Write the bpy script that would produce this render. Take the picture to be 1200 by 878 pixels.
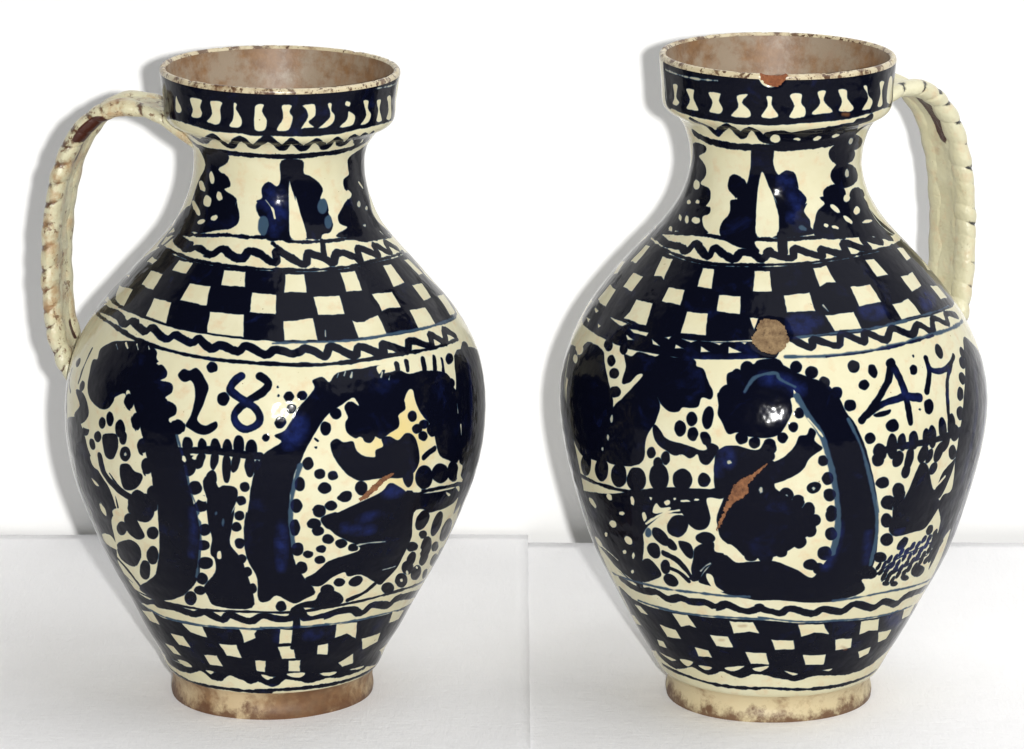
import bpy, bmesh, math, random
import numpy as np
from mathutils import Vector, noise as mnoise

for o in list(bpy.data.objects):
    bpy.data.objects.remove(o)
SC = bpy.context.scene
COL = SC.collection
R = math.radians

# ------------------------------------------------------------------ camera
cam_d = bpy.data.cameras.new('camera')
cam = bpy.data.objects.new('camera', cam_d)
COL.objects.link(cam)
cam.location = (0.0, -2.6, 0.857)
cam.rotation_euler = (R(90 - 14.40627), 0, 0)
cam_d.sensor_width = 36.0
cam_d.lens = 164.7
cam_d.clip_start = 0.05
cam_d.clip_end = 60
SC.camera = cam

# ------------------------------------------------------------------ world, lamps, exposure
world = bpy.data.worlds.new('World')
SC.world = world
world.use_nodes = True
wb = world.node_tree.nodes['Background']
wb.inputs[0].default_value = (0.97, 0.98, 1.0, 1)
wb.inputs[1].default_value = 0.06


def lamp(name, kind, loc, target, energy, size, color=(1, 1, 1), shape='DISK'):
    d = bpy.data.lights.new(name, kind)
    d.energy = energy
    d.color = color
    if kind == 'AREA':
        d.shape = shape
        d.size = size
    else:
        d.shadow_soft_size = size
    o = bpy.data.objects.new(name, d)
    COL.objects.link(o)
    o.location = loc
    v = Vector(target) - Vector(loc)
    o.rotation_euler = v.to_track_quat('-Z', 'Y').to_euler()
    return o


# the flash on the camera (a little to the right of the lens) and a big soft window light from the right
lamp('flash', 'AREA', (0.094, -2.58, 0.862), (0.0, 0.1, 0.16), 70.0, 0.040, (1.0, 0.99, 0.965))
lamp('window_light', 'AREA', (0.80, -0.45, 1.6), (0.0, -0.10, 0.05), 20.0, 1.7, (0.97, 0.98, 1.0), 'SQUARE')

SC.view_settings.view_transform = 'Standard'
SC.view_settings.look = 'None'
SC.view_settings.exposure = 0.0
SC.view_settings.gamma = 1.0
SC.render.engine = 'CYCLES'
SC.cycles.max_bounces = 8


# ------------------------------------------------------------------ small helpers
def tag(o, label=None, cat=None, group=None, kind=None):
    if label: o['label'] = label
    if cat: o['category'] = cat
    if group: o['group'] = group
    if kind: o['kind'] = kind
    return o


def grid_faces(nr, nc, flip=False):
    i = np.arange(nr - 1)[:, None] * nc + np.arange(nc - 1)[None, :]
    q = np.stack([i, i + 1, i + nc + 1, i + nc], -1).reshape(-1, 4)
    return q[:, ::-1] if flip else q


def mesh_np(name, co, faces, mat, parent=None, uv=None, attrs=None, smooth=True):
    me = bpy.data.meshes.new(name)
    co = np.asarray(co, np.float32).reshape(-1, 3)
    faces = np.asarray(faces, np.int32)
    me.vertices.add(len(co))
    me.vertices.foreach_set('co', co.ravel())
    k = faces.shape[1]
    me.loops.add(faces.size)
    me.loops.foreach_set('vertex_index', faces.ravel())
    me.polygons.add(len(faces))
    me.polygons.foreach_set('loop_start', np.arange(0, faces.size, k, dtype=np.int32))
    me.polygons.foreach_set('use_smooth', np.full(len(faces), smooth))
    if uv is not None:
        l = me.uv_layers.new(name='surface')
        l.data.foreach_set('uv', np.asarray(uv, np.float32).reshape(-1, 2)[faces.ravel()].ravel())
    for an, av in (attrs or {}).items():
        a = me.attributes.new(an, 'FLOAT', 'POINT')
        a.data.foreach_set('value', np.asarray(av, np.float32).ravel())
    me.update(calc_edges=True)
    me.validate()
    me.materials.append(mat)
    o = bpy.data.objects.new(name, me)
    COL.objects.link(o)
    if parent: o.parent = parent
    return o


def new_mat(name):
    m = bpy.data.materials.new(name)
    m.use_nodes = True
    nt = m.node_tree
    return m, nt, nt.nodes['Principled BSDF']


def nd(nt, typ, ins=None, **props):
    n = nt.nodes.new(typ)
    for k, v in props.items():
        setattr(n, k, v)
    for k, v in (ins or {}).items():
        if hasattr(v, 'is_linked') or isinstance(v, bpy.types.NodeSocket):
            nt.links.new(v, n.inputs[k])
        else:
            n.inputs[k].default_value = v
    return n


def ramp(nt, fac, stops, interp='LINEAR'):
    n = nt.nodes.new('ShaderNodeValToRGB')
    n.color_ramp.interpolation = interp
    e = n.color_ramp.elements
    while len(e) < len(stops): e.new(0.5)
    for el, (p, c) in zip(e, stops):
        el.position = p
        el.color = c if len(c) == 4 else (*c, 1)
    nt.links.new(fac, n.inputs[0])
    return n.outputs[0]


def mix(nt, fac, a, b, blend='MIX'):
    n = nt.nodes.new('ShaderNodeMix')
    n.data_type = 'RGBA'
    n.blend_type = blend
    for s, v in ((n.inputs[0], fac), (n.inputs[6], a), (n.inputs[7], b)):
        if isinstance(v, bpy.types.NodeSocket): nt.links.new(v, s)
        elif isinstance(v, (int, float)): s.default_value = v
        else: s.default_value = (*v, 1)
    return n.outputs[2]


def noise_tex(nt, vec, scale, detail=4, rough=0.55, dist=0.0):
    n = nd(nt, 'ShaderNodeTexNoise', {'Scale': scale, 'Detail': detail, 'Roughness': rough, 'Distortion': dist})
    nt.links.new(vec, n.inputs['Vector'])
    return n.outputs[0]


def val(x): return (x, x, x)


# ------------------------------------------------------------------ the jug's turned profile
PROFILE = {'eighteen': [(0.0583, 0.0), (0.0588, 0.004), (0.058, 0.01), (0.0592, 0.015), (0.0622, 0.019), (0.067, 0.03), (0.0743, 0.0425), (0.0806, 0.055), (0.0872, 0.0675), (0.0939, 0.08), (0.1, 0.0925), (0.1054, 0.105), (0.1103, 0.1175), (0.1147, 0.13), (0.1178, 0.1425), (0.1198, 0.155), (0.1205, 0.1675), (0.1201, 0.18), (0.1183, 0.1925), (0.1148, 0.205), (0.1086, 0.2175), (0.1001, 0.23), (0.0893, 0.2425), (0.0785, 0.255), (0.0673, 0.2675), (0.058, 0.28), (0.0524, 0.2925), (0.0496, 0.302), (0.0483, 0.3132), (0.0494, 0.323), (0.053, 0.3296), (0.0575, 0.3345), (0.0622, 0.337), (0.0645, 0.3395), (0.0653, 0.343), (0.0657, 0.35), (0.0668, 0.358), (0.0677, 0.3648), (0.0676, 0.367), (0.0668, 0.3682)], 'fortyseven': [(0.0594, 0.0), (0.0598, 0.004), (0.0588, 0.01), (0.0606, 0.015), (0.0645, 0.019), (0.0705, 0.03), (0.0776, 0.0425), (0.0842, 0.055), (0.0906, 0.0675), (0.0971, 0.08), (0.103, 0.0925), (0.1076, 0.105), (0.1113, 0.1175), (0.1149, 0.13), (0.118, 0.1425), (0.1205, 0.155), (0.1222, 0.1675), (0.1226, 0.18), (0.1211, 0.1925), (0.1178, 0.205), (0.1127, 0.2175), (0.106, 0.23), (0.097, 0.2425), (0.0868, 0.255), (0.0755, 0.2675), (0.064, 0.28), (0.056, 0.2915), (0.0512, 0.302), (0.0485, 0.3148), (0.0496, 0.327), (0.053, 0.3372), (0.057, 0.3425), (0.0618, 0.3455), (0.0642, 0.3482), (0.065, 0.3515), (0.0654, 0.359), (0.0661, 0.367), (0.0667, 0.3742), (0.0666, 0.3764), (0.0658, 0.3776)]}


def smooth_profile(P, n=1000):
    P = np.array(P)
    d = np.r_[0, np.cumsum(np.hypot(*np.diff(P, axis=0).T))]
    m = np.zeros_like(P)
    m[1:-1] = (P[2:] - P[:-2]) / (d[2:] - d[:-2])[:, None]
    m[0] = (P[1] - P[0]) / (d[1] - d[0])
    m[-1] = (P[-1] - P[-2]) / (d[-1] - d[-2])
    t = np.linspace(0, d[-1], n)
    i = np.clip(np.searchsorted(d, t) - 1, 0, len(d) - 2)
    h = d[i + 1] - d[i]
    u = ((t - d[i]) / h)[:, None]
    h = h[:, None]
    Q = (2*u**3-3*u**2+1)*P[i] + (u**3-2*u**2+u)*h*m[i] + (-2*u**3+3*u**2)*P[i+1] + (u**3-u**2)*h*m[i+1]
    s = np.r_[0, np.cumsum(np.hypot(*np.diff(Q, axis=0).T))]
    S = np.linspace(0, s[-1], n)
    return np.interp(S, s, Q[:, 0]), np.interp(S, s, Q[:, 1]), S


# ------------------------------------------------------------------ the painter: brush marks in (angle, height along the wall)
# one mark per line: shape+pigment[width mm]  angle*10,height_mm*10 ...
MARKS = {'eighteen': """PD 1860,4074 2082,4107 2262,4111 2396,4111 2512,4111 2614,4111 2716,4102 2816,4102 2920,4102 3034,4111 3164,4111 3334,4111 3540,4098 3492,4024 3550,3843 3394,3847 3180,3851 3046,3843 2930,3839 2770,3843 2614,3843 2508,3851 2390,3847 2252,3860 2102,3860 1862,3843
Pw 2130,4008 2150,3975 2172,3934 2160,3909 2122,3905 2106,3934
Pw 2248,4016 2330,4020 2316,3971 2326,3938 2306,3905 2246,3905 2258,3950
Pw 2380,4020 2446,4020 2432,3975 2436,3917 2416,3884 2346,3893 2382,3946
Pw 2504,4020 2522,4016 2518,3987 2548,3926 2536,3884 2480,3884 2498,3934
Pw 2606,3979 2616,4020 2656,4024 2646,3983 2670,3930 2656,3872 2606,3876
Pw 2736,4020 2784,4020 2778,3983 2794,3946 2774,3876 2712,3876 2742,3946
Pw 2832,4020 2894,4024 2904,3954 2872,3921 2900,3888 2848,3884 2830,3884 2862,3946 2854,3987
Pw 2960,4016 2982,4020 2984,3979 3008,3942 2984,3888 2912,3880 2976,3942
Pw 3078,3963 3102,3954 3126,3926 3108,3876 3034,3876 3072,3921
Pw 3162,4012 3204,4008 3208,3963 3238,3921 3216,3876 3156,3872 3198,3926
Pw 3268,3995 3310,3995 3310,3938 3340,3864 3282,3872 3294,3930
Pw 3366,3995 3420,3991 3466,3856 3390,3864 3410,3917
Pe 3086,4008 3084,3995 3078,3991 3068,3995 3060,4000 3056,4008 3058,4020 3064,4024 3074,4020 3082,4016
Sf0.74 3246,4070 3344,4061 3476,4053
Sd4.42 2090,3773 2146,3724 2230,3703 2382,3806 2406,3724 2442,3707 2514,3802 2548,3806 2572,3728 2598,3732 2656,3823 2692,3814 2730,3728 2754,3716 2786,3806 2834,3736 2872,3699 2914,3798 2988,3707 3024,3703 3028,3794 3112,3707 3144,3732 3130,3802 3284,3679 3204,3794 3366,3695 3274,3794
Sd3.44 1946,3695 2092,3637 2368,3642 2584,3642 2784,3637 2990,3642 3150,3642 3284,3654 3416,3675
Pd 2104,3633 2372,3629 2366,3572 2288,3522 2366,3489 2390,3440 2346,3415 2444,3378 2444,3329 2452,3354 2484,3271 2460,3214 2374,3189 2284,3160 2164,3131 1988,3103 1830,3140 1952,3242 2022,3275 2020,3337 2058,3428 2144,3526
Pe 2246,3473 2250,3452 2244,3436 2228,3432 2208,3440 2194,3461 2190,3481 2200,3498 2216,3502 2232,3489
Pe 2150,3411 2166,3395 2166,3378 2148,3374 2118,3378 2084,3391 2062,3407 2066,3424 2092,3432 2124,3428
Pe 2332,3378 2332,3362 2322,3354 2308,3349 2292,3358 2284,3370 2286,3386 2296,3399 2312,3399 2326,3391
Pe 2250,3337 2248,3321 2234,3308 2212,3304 2186,3308 2170,3325 2170,3341 2188,3358 2212,3358 2236,3354
Pe 2134,3284 2168,3263 2180,3247 2168,3238 2134,3247 2088,3263 2044,3284 2026,3300 2046,3308 2088,3300
Pe 2244,3337 2252,3317 2246,3304 2228,3300 2204,3304 2182,3321 2172,3341 2180,3358 2200,3362 2226,3358
Pe 2336,3259 2336,3251 2328,3242 2312,3234 2294,3234 2284,3238 2282,3247 2290,3255 2308,3263 2324,3267
Pe 2240,3226 2242,3218 2232,3205 2214,3197 2194,3193 2180,3197 2176,3205 2188,3218 2206,3226 2226,3230
Pe 2224,3140 2236,3127 2236,3111 2222,3098 2200,3094 2176,3103 2162,3115 2160,3131 2176,3144 2200,3148
Pe 2342,3370 2340,3358 2330,3354 2318,3349 2304,3354 2298,3366 2300,3374 2310,3382 2324,3386 2336,3378
Sd4.47 1990,3222 1900,3131 1878,3057 1900,2987
Sd1.34 1776,3152 1738,2996 1726,2843 1734,2703
Sd4.02 1988,3103 2160,3070 2212,3070
Sd2.23 2028,3098 1978,3033 1948,2975
Sb2.46 2286,3127 2406,3131 2500,3144
Pd 2742,3609 2876,3605 2892,3526 2958,3498 3030,3432 3006,3374 3050,3349 3058,3308 3054,3292 3072,3226 3034,3181 2988,3177 2964,3148 2896,3156 2802,3160 2764,3152 2656,3164 2632,3189 2646,3292 2612,3349 2588,3370 2622,3391 2618,3444 2662,3481 2712,3456 2740,3493
Pe 2798,3485 2814,3444 2838,3374 2838,3399 2864,3312 2892,3164 2802,3164 2794,3271 2792,3399 2790,3399
Pb 2724,3428 2714,3395 2688,3374 2656,3374 2628,3395 2616,3424 2626,3456 2652,3477 2686,3477 2712,3461
Pb 2788,3362 2772,3333 2732,3317 2682,3317 2642,3333 2624,3362 2638,3386 2680,3407 2732,3407 2774,3391
Pb 2644,3366 2638,3354 2622,3341 2600,3341 2582,3349 2574,3362 2580,3378 2598,3386 2620,3386 2638,3378
Pb 2776,3333 2768,3263 2744,3222 2718,3222 2694,3263 2684,3333 2690,3403 2714,3448 2744,3448 2768,3403
Pc 3072,3238 3060,3218 3042,3205 3024,3205 3014,3222 3014,3247 3024,3267 3042,3279 3060,3279 3072,3263
Pc 3054,3329 3042,3304 3022,3292 3002,3292 2988,3308 2984,3337 2994,3362 3014,3374 3036,3374 3052,3358
Pd 2670,3337 2674,3308 2660,3284 2636,3275 2610,3288 2592,3317 2586,3349 2600,3370 2626,3378 2652,3366
Pc 2674,3238 2670,3201 2654,3181 2634,3181 2614,3201 2606,3234 2608,3267 2624,3288 2648,3288 2666,3271
Pd 2652,3399 2740,3399 2746,3173 2654,3164 2682,3292
Pb 2738,3279 2734,3222 2718,3185 2698,3185 2682,3222 2672,3279 2676,3337 2692,3374 2714,3374 2732,3337
Se1 2646,3378 2692,3325 2706,3279
Pd 3256,3584 3412,3621 3566,3605 3596,3498 3632,3378 3518,3263 3512,3173 3650,3024 3316,3094 3102,3144 3082,3164 3172,3193 3122,3222 3120,3267 3166,3304 3198,3329 3264,3370 3218,3411 3218,3461 3274,3481 3264,3526
Pe 3286,3366 3274,3354 3252,3349 3232,3349 3218,3362 3214,3374 3224,3386 3244,3395 3266,3391 3284,3378
Se0.86 3400,3419 3458,3374
Pf 3358,3296 3348,3288 3332,3284 3320,3288 3314,3296 3316,3304 3326,3312 3340,3317 3354,3317 3360,3308
Pf 3444,3259 3434,3251 3418,3251 3408,3251 3400,3259 3404,3267 3414,3271 3428,3275 3444,3271 3448,3267
Pf 3214,3090 3206,3086 3194,3082 3182,3086 3174,3090 3174,3098 3182,3103 3192,3103 3204,3098 3212,3094
Pf 3336,3173 3330,3168 3322,3168 3314,3173 3308,3177 3308,3181 3314,3185 3324,3185 3332,3185 3338,3181
Se1.12 3580,3061 3654,2971
Se0.78 3468,3107 3500,3049
Sd1.79 1910,3053 2008,3094 2234,3135 2422,3164 2542,3164 2632,3168 2746,3164 2808,3144 2986,3135 3166,3127 3278,3094 3518,3066
Sd4.47 2042,3070 2184,3041 2280,3057 2370,3037 2424,3082 2502,3041 2554,3037 2578,3086 2642,3066 2694,3020 2722,3033 2722,3090 2800,3041 2860,3004 2884,3070 2960,3033 3004,3000 3046,3057 3138,3016 3158,2979 3190,3061 3300,2991 3318,3053 3410,2975 3442,3033 3532,2963
Sd2.9 2974,3135 2970,3053
Sd2.46 2700,3135 2762,3078
Sd1.79 1912,2983 2134,2996 2266,2987 2456,2983 2574,2979 2746,2975 2888,2967 3090,2963 3292,2963 3596,2922
PD 1940,2975 2148,2979 2274,2975 2458,2971 2576,2971 2746,2967 2886,2954 3088,2954 3284,2950 3658,2884 3612,2736 3666,2572 3600,2444 3342,2481 3204,2494 3118,2502 2984,2506 2886,2514 2746,2522 2688,2535 2624,2535 2524,2547 2414,2555 2324,2564 2212,2576 2080,2576 1908,2551 1760,2436 1734,2555 1738,2712
Qe 1944,2909 2030,2917 2014,2876 1938,2868
Qe 2196,2963 2292,2967 2288,2893 2192,2893
Qe 2474,2954 2578,2954 2592,2856 2484,2860
Qe 2046,2847 2152,2856 2162,2745 2060,2749
Qe 2334,2843 2438,2843 2452,2724 2326,2728
Qe 2624,2827 2724,2819 2722,2695 2624,2703
Qe 1838,2650 2024,2703 2054,2592 1950,2588
Qe 2194,2708 2294,2708 2320,2576 2214,2592
Qe 2472,2691 2604,2687 2618,2547 2488,2559
Qe 1738,2683 1858,2740 1880,2724 1824,2708
Qe 1742,2498 1736,2526 1852,2559 2020,2572 2020,2555 1898,2539
Qe 1734,2555 1734,2576 1782,2568
Qe 2070,3033 2160,3028 2150,3000 2080,3008
Qe 2212,3004 2260,3045 2336,3028 2290,2996
Qe 2760,2946 2848,2942 2846,2827 2756,2831
Qe 3020,2938 3100,2930 3092,2802 3016,2810
Qe 3284,2922 3346,2913 3346,2782 3262,2782
Qe 3492,2897 3552,2880 3594,2745 3518,2769
Qe 2686,2815 2724,2815 2724,2703 2690,2699
Qe 2870,2798 2980,2790 2978,2675 2876,2683
Qe 3126,2773 3236,2757 3232,2654 3178,2666 3136,2658 3138,2699
Qe 3388,2749 3482,2728 3460,2629 3388,2638
Qe 2748,2654 2796,2654 2856,2666 2860,2526 2752,2535
Qe 2998,2633 3014,2613 3046,2617 3110,2638 3108,2510 3000,2518
Qe 3266,2621 3366,2605 3354,2485 3254,2494
Qe 3534,2609 3644,2568 3584,2452 3502,2481
Sf0.78 2892,2584 2888,2547
Sd4.69 1786,2465 2036,2531 2134,2506 2164,2539 2248,2502 2272,2535 2350,2485 2378,2518 2446,2485 2468,2518 2516,2465 2546,2494 2606,2461 2628,2498 2690,2448 2720,2477 2752,2465 2776,2452 2800,2465 2816,2481 2848,2457 2876,2424 2902,2485 2970,2415 2994,2465 3064,2403 3084,2457 3156,2391 3190,2444 3268,2382 3296,2440 3350,2370 3384,2432 3434,2374
Sc1.34 2714,2514 2778,2518 2886,2514 2984,2506 3122,2510 3346,2485 3538,2452
Qe 2194,2559 2246,2551 2244,2535 2204,2539
Qe 2290,2547 2330,2535 2326,2518
Qe 2392,2543 2434,2535 2424,2518
Qe 2476,2531 2518,2518 2504,2506
Qe 2564,2518 2608,2510 2590,2489
Qe 2664,2510 2696,2502 2684,2485
Sd2.12 1814,2444 2040,2473 2222,2448 2372,2424 2512,2407 2634,2399 2742,2391 2832,2382 2954,2382 3090,2387 3252,2370 3438,2350
Pd 2094,2263 2084,2321 2116,2370 2150,2399 2272,2440 2332,2407 2346,2362 2388,2317 2396,2275 2380,2247 2420,2238 2426,2193 2408,2156 2444,2123 2448,2078 2428,2049 2436,2024 2476,2033 2478,1987 2454,1971 2464,1880 2484,1794 2494,1683 2506,1535 2506,1560 2510,1510 2514,1383 2502,1222 2482,1078 2434,963 2372,885 2288,835 2184,848 2190,893 2270,975 2322,1066 2368,1271 2390,1527 2382,1498 2356,1547 2366,1625 2382,1699 2356,1704 2350,1745 2364,1806 2340,1819 2334,1872 2350,1922 2322,1950 2304,2004 2314,2053 2286,2057 2268,2136 2232,2103 2228,2074 2208,2029 2172,2016 2114,2045 2086,2111 2080,2177 2070,2243
Sc1.12 2456,1963 2478,1839 2496,1662 2516,1510 2512,1329 2476,1074
Se0.56 2152,2382 2172,2358
Se0.56 2194,2407 2214,2382
Se0.56 2244,2419 2260,2391
Se0.56 2294,2424 2310,2395
Sd1.56 2030,2296 2028,2185 2020,2086
Pd 1986,2185 1982,2168 1972,2156 1964,2156 1952,2160 1948,2173 1954,2189 1962,2201 1974,2206 1982,2197
Pd 2068,2090 2066,2074 2056,2057 2048,2057 2040,2062 2036,2078 2038,2094 2046,2111 2054,2111 2064,2107
Pd 2126,1868 2122,1848 2114,1835 2102,1827 2094,1835 2090,1852 2094,1872 2102,1885 2114,1893 2122,1885
Pd 2158,1802 2160,1786 2156,1773 2146,1765 2136,1769 2130,1782 2128,1798 2132,1815 2142,1823 2152,1819
Pd 2190,1860 2186,1839 2178,1823 2166,1819 2158,1827 2154,1843 2158,1864 2168,1880 2178,1885 2186,1876
Pd 2206,1946 2204,1926 2196,1909 2186,1905 2178,1913 2174,1930 2176,1950 2184,1967 2192,1971 2202,1963
Pd 2238,1979 2236,1955 2230,1938 2220,1934 2212,1946 2208,1967 2208,1992 2216,2012 2224,2012 2232,2004
Pd 2286,1942 2284,1913 2276,1893 2264,1889 2254,1901 2248,1930 2250,1959 2260,1983 2270,1987 2280,1971
Pd 2294,1897 2292,1872 2286,1856 2276,1852 2268,1864 2266,1885 2268,1909 2274,1926 2284,1930 2292,1917
Pd 2308,1806 2304,1782 2294,1761 2282,1757 2272,1769 2268,1794 2272,1819 2282,1839 2294,1843 2304,1831
Pf 2294,1802 2292,1794 2290,1790 2288,1790 2284,1790 2284,1798 2284,1802 2286,1806 2290,1811 2292,1806
Pd 2196,1872 2250,1897 2262,1835 2242,1761 2216,1749 2200,1786
Pd 2268,1724 2298,1749 2322,1712 2346,1699 2340,1654 2316,1605 2278,1588 2266,1634
Sd4.69 2180,1741 2196,1646 2246,1576 2304,1539
Sd1.12 2220,1658 2248,1605 2284,1564
Pd 2308,1584 2344,1597 2382,1498 2276,1444
Pd 1974,1864 2070,1880 2128,1728 2172,1634 2210,1560 2226,1420 2230,1531 2232,1436 2176,1346 2152,1202 2124,1095 2092,996 2124,860 2168,811 2240,786 1944,704 1934,1000 1920,1292 1920,1354 1990,1634 1918,1765
Pd 2012,2041 2070,2049 2112,1992 2116,1938 2070,1880 2022,1901 2060,1975
Sd1.34 1920,2119 1916,2049 1960,2004
Pe 2128,1716 2164,1724 2170,1658 2140,1666
Pe 2116,1584 2142,1572 2156,1551 2136,1547
Pe 2084,1876 2118,1905 2130,1876 2102,1868
Sf1.12 1990,1679 2000,1568 2032,1453
Se0.89 1980,1765 1990,1679
Se1.34 2142,1440 2152,1395
Pd 2434,2296 2446,2329 2466,2325 2488,2345 2518,2292 2534,2238 2528,2173 2516,2094 2514,2053 2536,2029 2554,2045 2566,2057 2570,2029 2552,1996 2526,1983 2492,2004 2480,2024 2494,2082 2500,2168 2492,2243 2478,2271 2462,2259 2446,2267
Sd4.24 2626,2321 2604,2280 2598,2238 2624,2201 2648,2173 2678,2123 2682,2066 2652,2024 2622,2053 2616,2111 2648,2177 2692,2238 2704,2284 2680,2321
Pd 2550,2362 2550,2341 2542,2333 2532,2329 2524,2337 2518,2358 2520,2374 2526,2387 2536,2387 2546,2378
Pd 2598,2189 2594,2168 2588,2152 2578,2152 2568,2164 2564,2185 2566,2206 2574,2218 2584,2222 2592,2210
Pd 2754,2066 2750,2049 2744,2037 2734,2037 2728,2049 2724,2066 2728,2086 2734,2094 2744,2094 2750,2086
Pd 2710,1983 2708,1971 2704,1963 2698,1963 2694,1971 2692,1979 2694,1992 2698,2000 2704,2000 2708,1992
Pd 2734,2259 2732,2255 2732,2255 2730,2255 2728,2255 2728,2259 2728,2263 2730,2267 2732,2267 2732,2263
Pd 2736,2210 2736,2210 2734,2206 2732,2206 2732,2210 2730,2210 2732,2214 2732,2218 2734,2218 2736,2214
Sd3.8 2466,1876 2544,1897 2596,1893 2686,1876
Pd 2504,1922 2502,1897 2494,1876 2484,1876 2476,1889 2474,1913 2476,1942 2482,1959 2492,1959 2500,1946
Pd 2542,1913 2540,1885 2534,1868 2526,1864 2520,1880 2518,1909 2520,1934 2526,1955 2532,1955 2540,1938
Pd 2582,1917 2578,1889 2572,1872 2564,1868 2556,1885 2554,1913 2556,1942 2562,1963 2572,1963 2578,1946
Pd 2612,1917 2610,1885 2604,1868 2596,1868 2590,1885 2586,1913 2588,1942 2594,1963 2602,1963 2608,1946
Pd 2644,1934 2642,1901 2634,1880 2626,1880 2618,1901 2616,1934 2618,1967 2624,1987 2634,1987 2642,1967
Pd 2678,1917 2676,1885 2668,1864 2660,1864 2652,1880 2648,1913 2650,1946 2658,1967 2668,1967 2676,1946
Pd 2514,1794 2508,1761 2496,1741 2486,1741 2480,1765 2482,1802 2488,1835 2498,1856 2508,1856 2514,1831
Pd 2536,1831 2530,1798 2520,1786 2514,1790 2510,1811 2514,1843 2522,1872 2530,1885 2536,1880 2540,1860
Pd 2576,1835 2570,1806 2564,1786 2558,1790 2554,1811 2554,1839 2558,1872 2564,1889 2572,1889 2576,1868
Pd 2610,1802 2608,1749 2602,1720 2594,1720 2588,1749 2586,1798 2588,1848 2594,1876 2602,1876 2608,1848
Pd 2632,1835 2626,1798 2618,1778 2612,1782 2610,1806 2612,1843 2618,1880 2626,1901 2632,1897 2634,1872
Pd 2674,1823 2670,1786 2664,1761 2656,1761 2650,1782 2646,1819 2650,1860 2656,1880 2664,1880 2670,1860
Pd 2690,1806 2688,1778 2682,1761 2676,1761 2672,1778 2670,1806 2672,1831 2676,1852 2682,1852 2688,1835
Pd 2500,1843 2496,1815 2488,1798 2480,1798 2472,1811 2468,1835 2470,1864 2478,1880 2488,1885 2496,1868
Pe 2514,1848 2514,1839 2510,1835 2508,1835 2504,1839 2502,1843 2504,1852 2506,1856 2510,1856 2514,1852
Pe 2484,1839 2486,1827 2484,1819 2482,1815 2478,1819 2474,1827 2474,1839 2474,1848 2478,1852 2482,1848
Pd 2530,1675 2526,1650 2516,1634 2504,1629 2494,1642 2490,1666 2494,1691 2504,1708 2518,1712 2526,1699
Pd 2572,1745 2570,1720 2562,1704 2552,1699 2546,1716 2542,1741 2546,1765 2554,1782 2562,1786 2570,1769
Pd 2658,1699 2656,1683 2650,1671 2642,1671 2636,1683 2634,1699 2636,1716 2642,1724 2650,1724 2656,1716
Pd 2648,1617 2646,1601 2640,1588 2632,1588 2626,1601 2622,1613 2626,1634 2632,1642 2640,1642 2646,1634
Pd 2534,1716 2560,1765 2574,1687 2592,1699 2624,1687 2626,1625 2608,1527 2620,1576 2608,1453 2598,1333 2618,1267 2632,1214 2642,1132 2654,1020 2652,872 2524,868 2502,938 2496,1008 2542,1119 2548,1218 2538,1255 2548,1366 2542,1457 2536,1634 2504,1555 2542,1576
Pd 2650,1613 2648,1597 2640,1588 2632,1584 2626,1597 2624,1613 2628,1629 2634,1642 2642,1642 2648,1629
Pd 2644,1522 2642,1506 2634,1494 2626,1494 2620,1502 2618,1522 2620,1539 2628,1551 2636,1551 2642,1543
Pd 2634,1448 2632,1432 2624,1420 2616,1420 2610,1428 2608,1444 2612,1465 2618,1477 2626,1477 2632,1465
Pd 2644,1341 2640,1321 2632,1304 2622,1304 2616,1317 2614,1337 2616,1358 2624,1374 2634,1374 2642,1362
Pd 2644,1230 2640,1210 2632,1197 2624,1197 2616,1206 2614,1226 2618,1247 2626,1259 2634,1263 2642,1251
Pd 2660,1140 2656,1119 2648,1107 2638,1103 2632,1119 2628,1140 2632,1160 2640,1173 2650,1177 2658,1160
Pd 2672,1020 2670,1000 2660,983 2650,983 2642,996 2640,1020 2644,1041 2652,1053 2662,1058 2670,1041
Pd 2770,881 2768,856 2758,844 2748,844 2738,860 2734,885 2738,909 2746,922 2758,922 2766,905
Pd 2536,1313 2532,1292 2520,1276 2506,1271 2496,1284 2494,1304 2500,1325 2510,1337 2524,1341 2534,1333
Pd 2514,1070 2508,1045 2496,1025 2486,1025 2476,1037 2476,1062 2482,1086 2494,1107 2504,1107 2512,1095
Pd 2500,983 2494,963 2482,946 2468,942 2458,951 2456,971 2464,992 2476,1008 2488,1008 2498,1000
Pd 2456,909 2446,876 2430,852 2414,848 2406,864 2408,897 2418,930 2432,955 2446,959 2456,942
Pd 2546,1568 2540,1547 2528,1531 2514,1531 2504,1539 2500,1555 2506,1576 2516,1588 2530,1592 2542,1584
Pd 2540,1189 2534,1164 2520,1144 2504,1140 2492,1152 2490,1177 2496,1202 2510,1222 2526,1226 2538,1214
Pd 2546,1415 2540,1391 2532,1378 2520,1374 2512,1387 2510,1411 2514,1432 2524,1448 2536,1453 2544,1440
Pe 2560,1271 2570,1276 2568,1226 2556,1226
Pe 2510,1613 2530,1634 2544,1613 2534,1592
Pe 2514,1498 2530,1531 2536,1490 2524,1465
Pc 2588,1473 2586,1461 2584,1448 2582,1448 2580,1461 2580,1473 2582,1490 2584,1498 2586,1498 2588,1490
Pc 2570,1527 2570,1522 2568,1518 2564,1514 2562,1518 2562,1527 2564,1535 2566,1539 2568,1539 2570,1535
Pd 2296,1560 2368,1588 2372,1469 2338,1407 2294,1411 2280,1481
Pd 2252,1407 2290,1436 2314,1346 2312,1292 2276,1267 2242,1313
Pd 2376,1350 2368,1321 2354,1300 2340,1296 2330,1304 2330,1333 2338,1358 2352,1378 2366,1387 2374,1374
Pd 2352,1185 2340,1144 2324,1115 2306,1107 2298,1127 2300,1164 2314,1210 2330,1239 2346,1247 2354,1226
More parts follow.
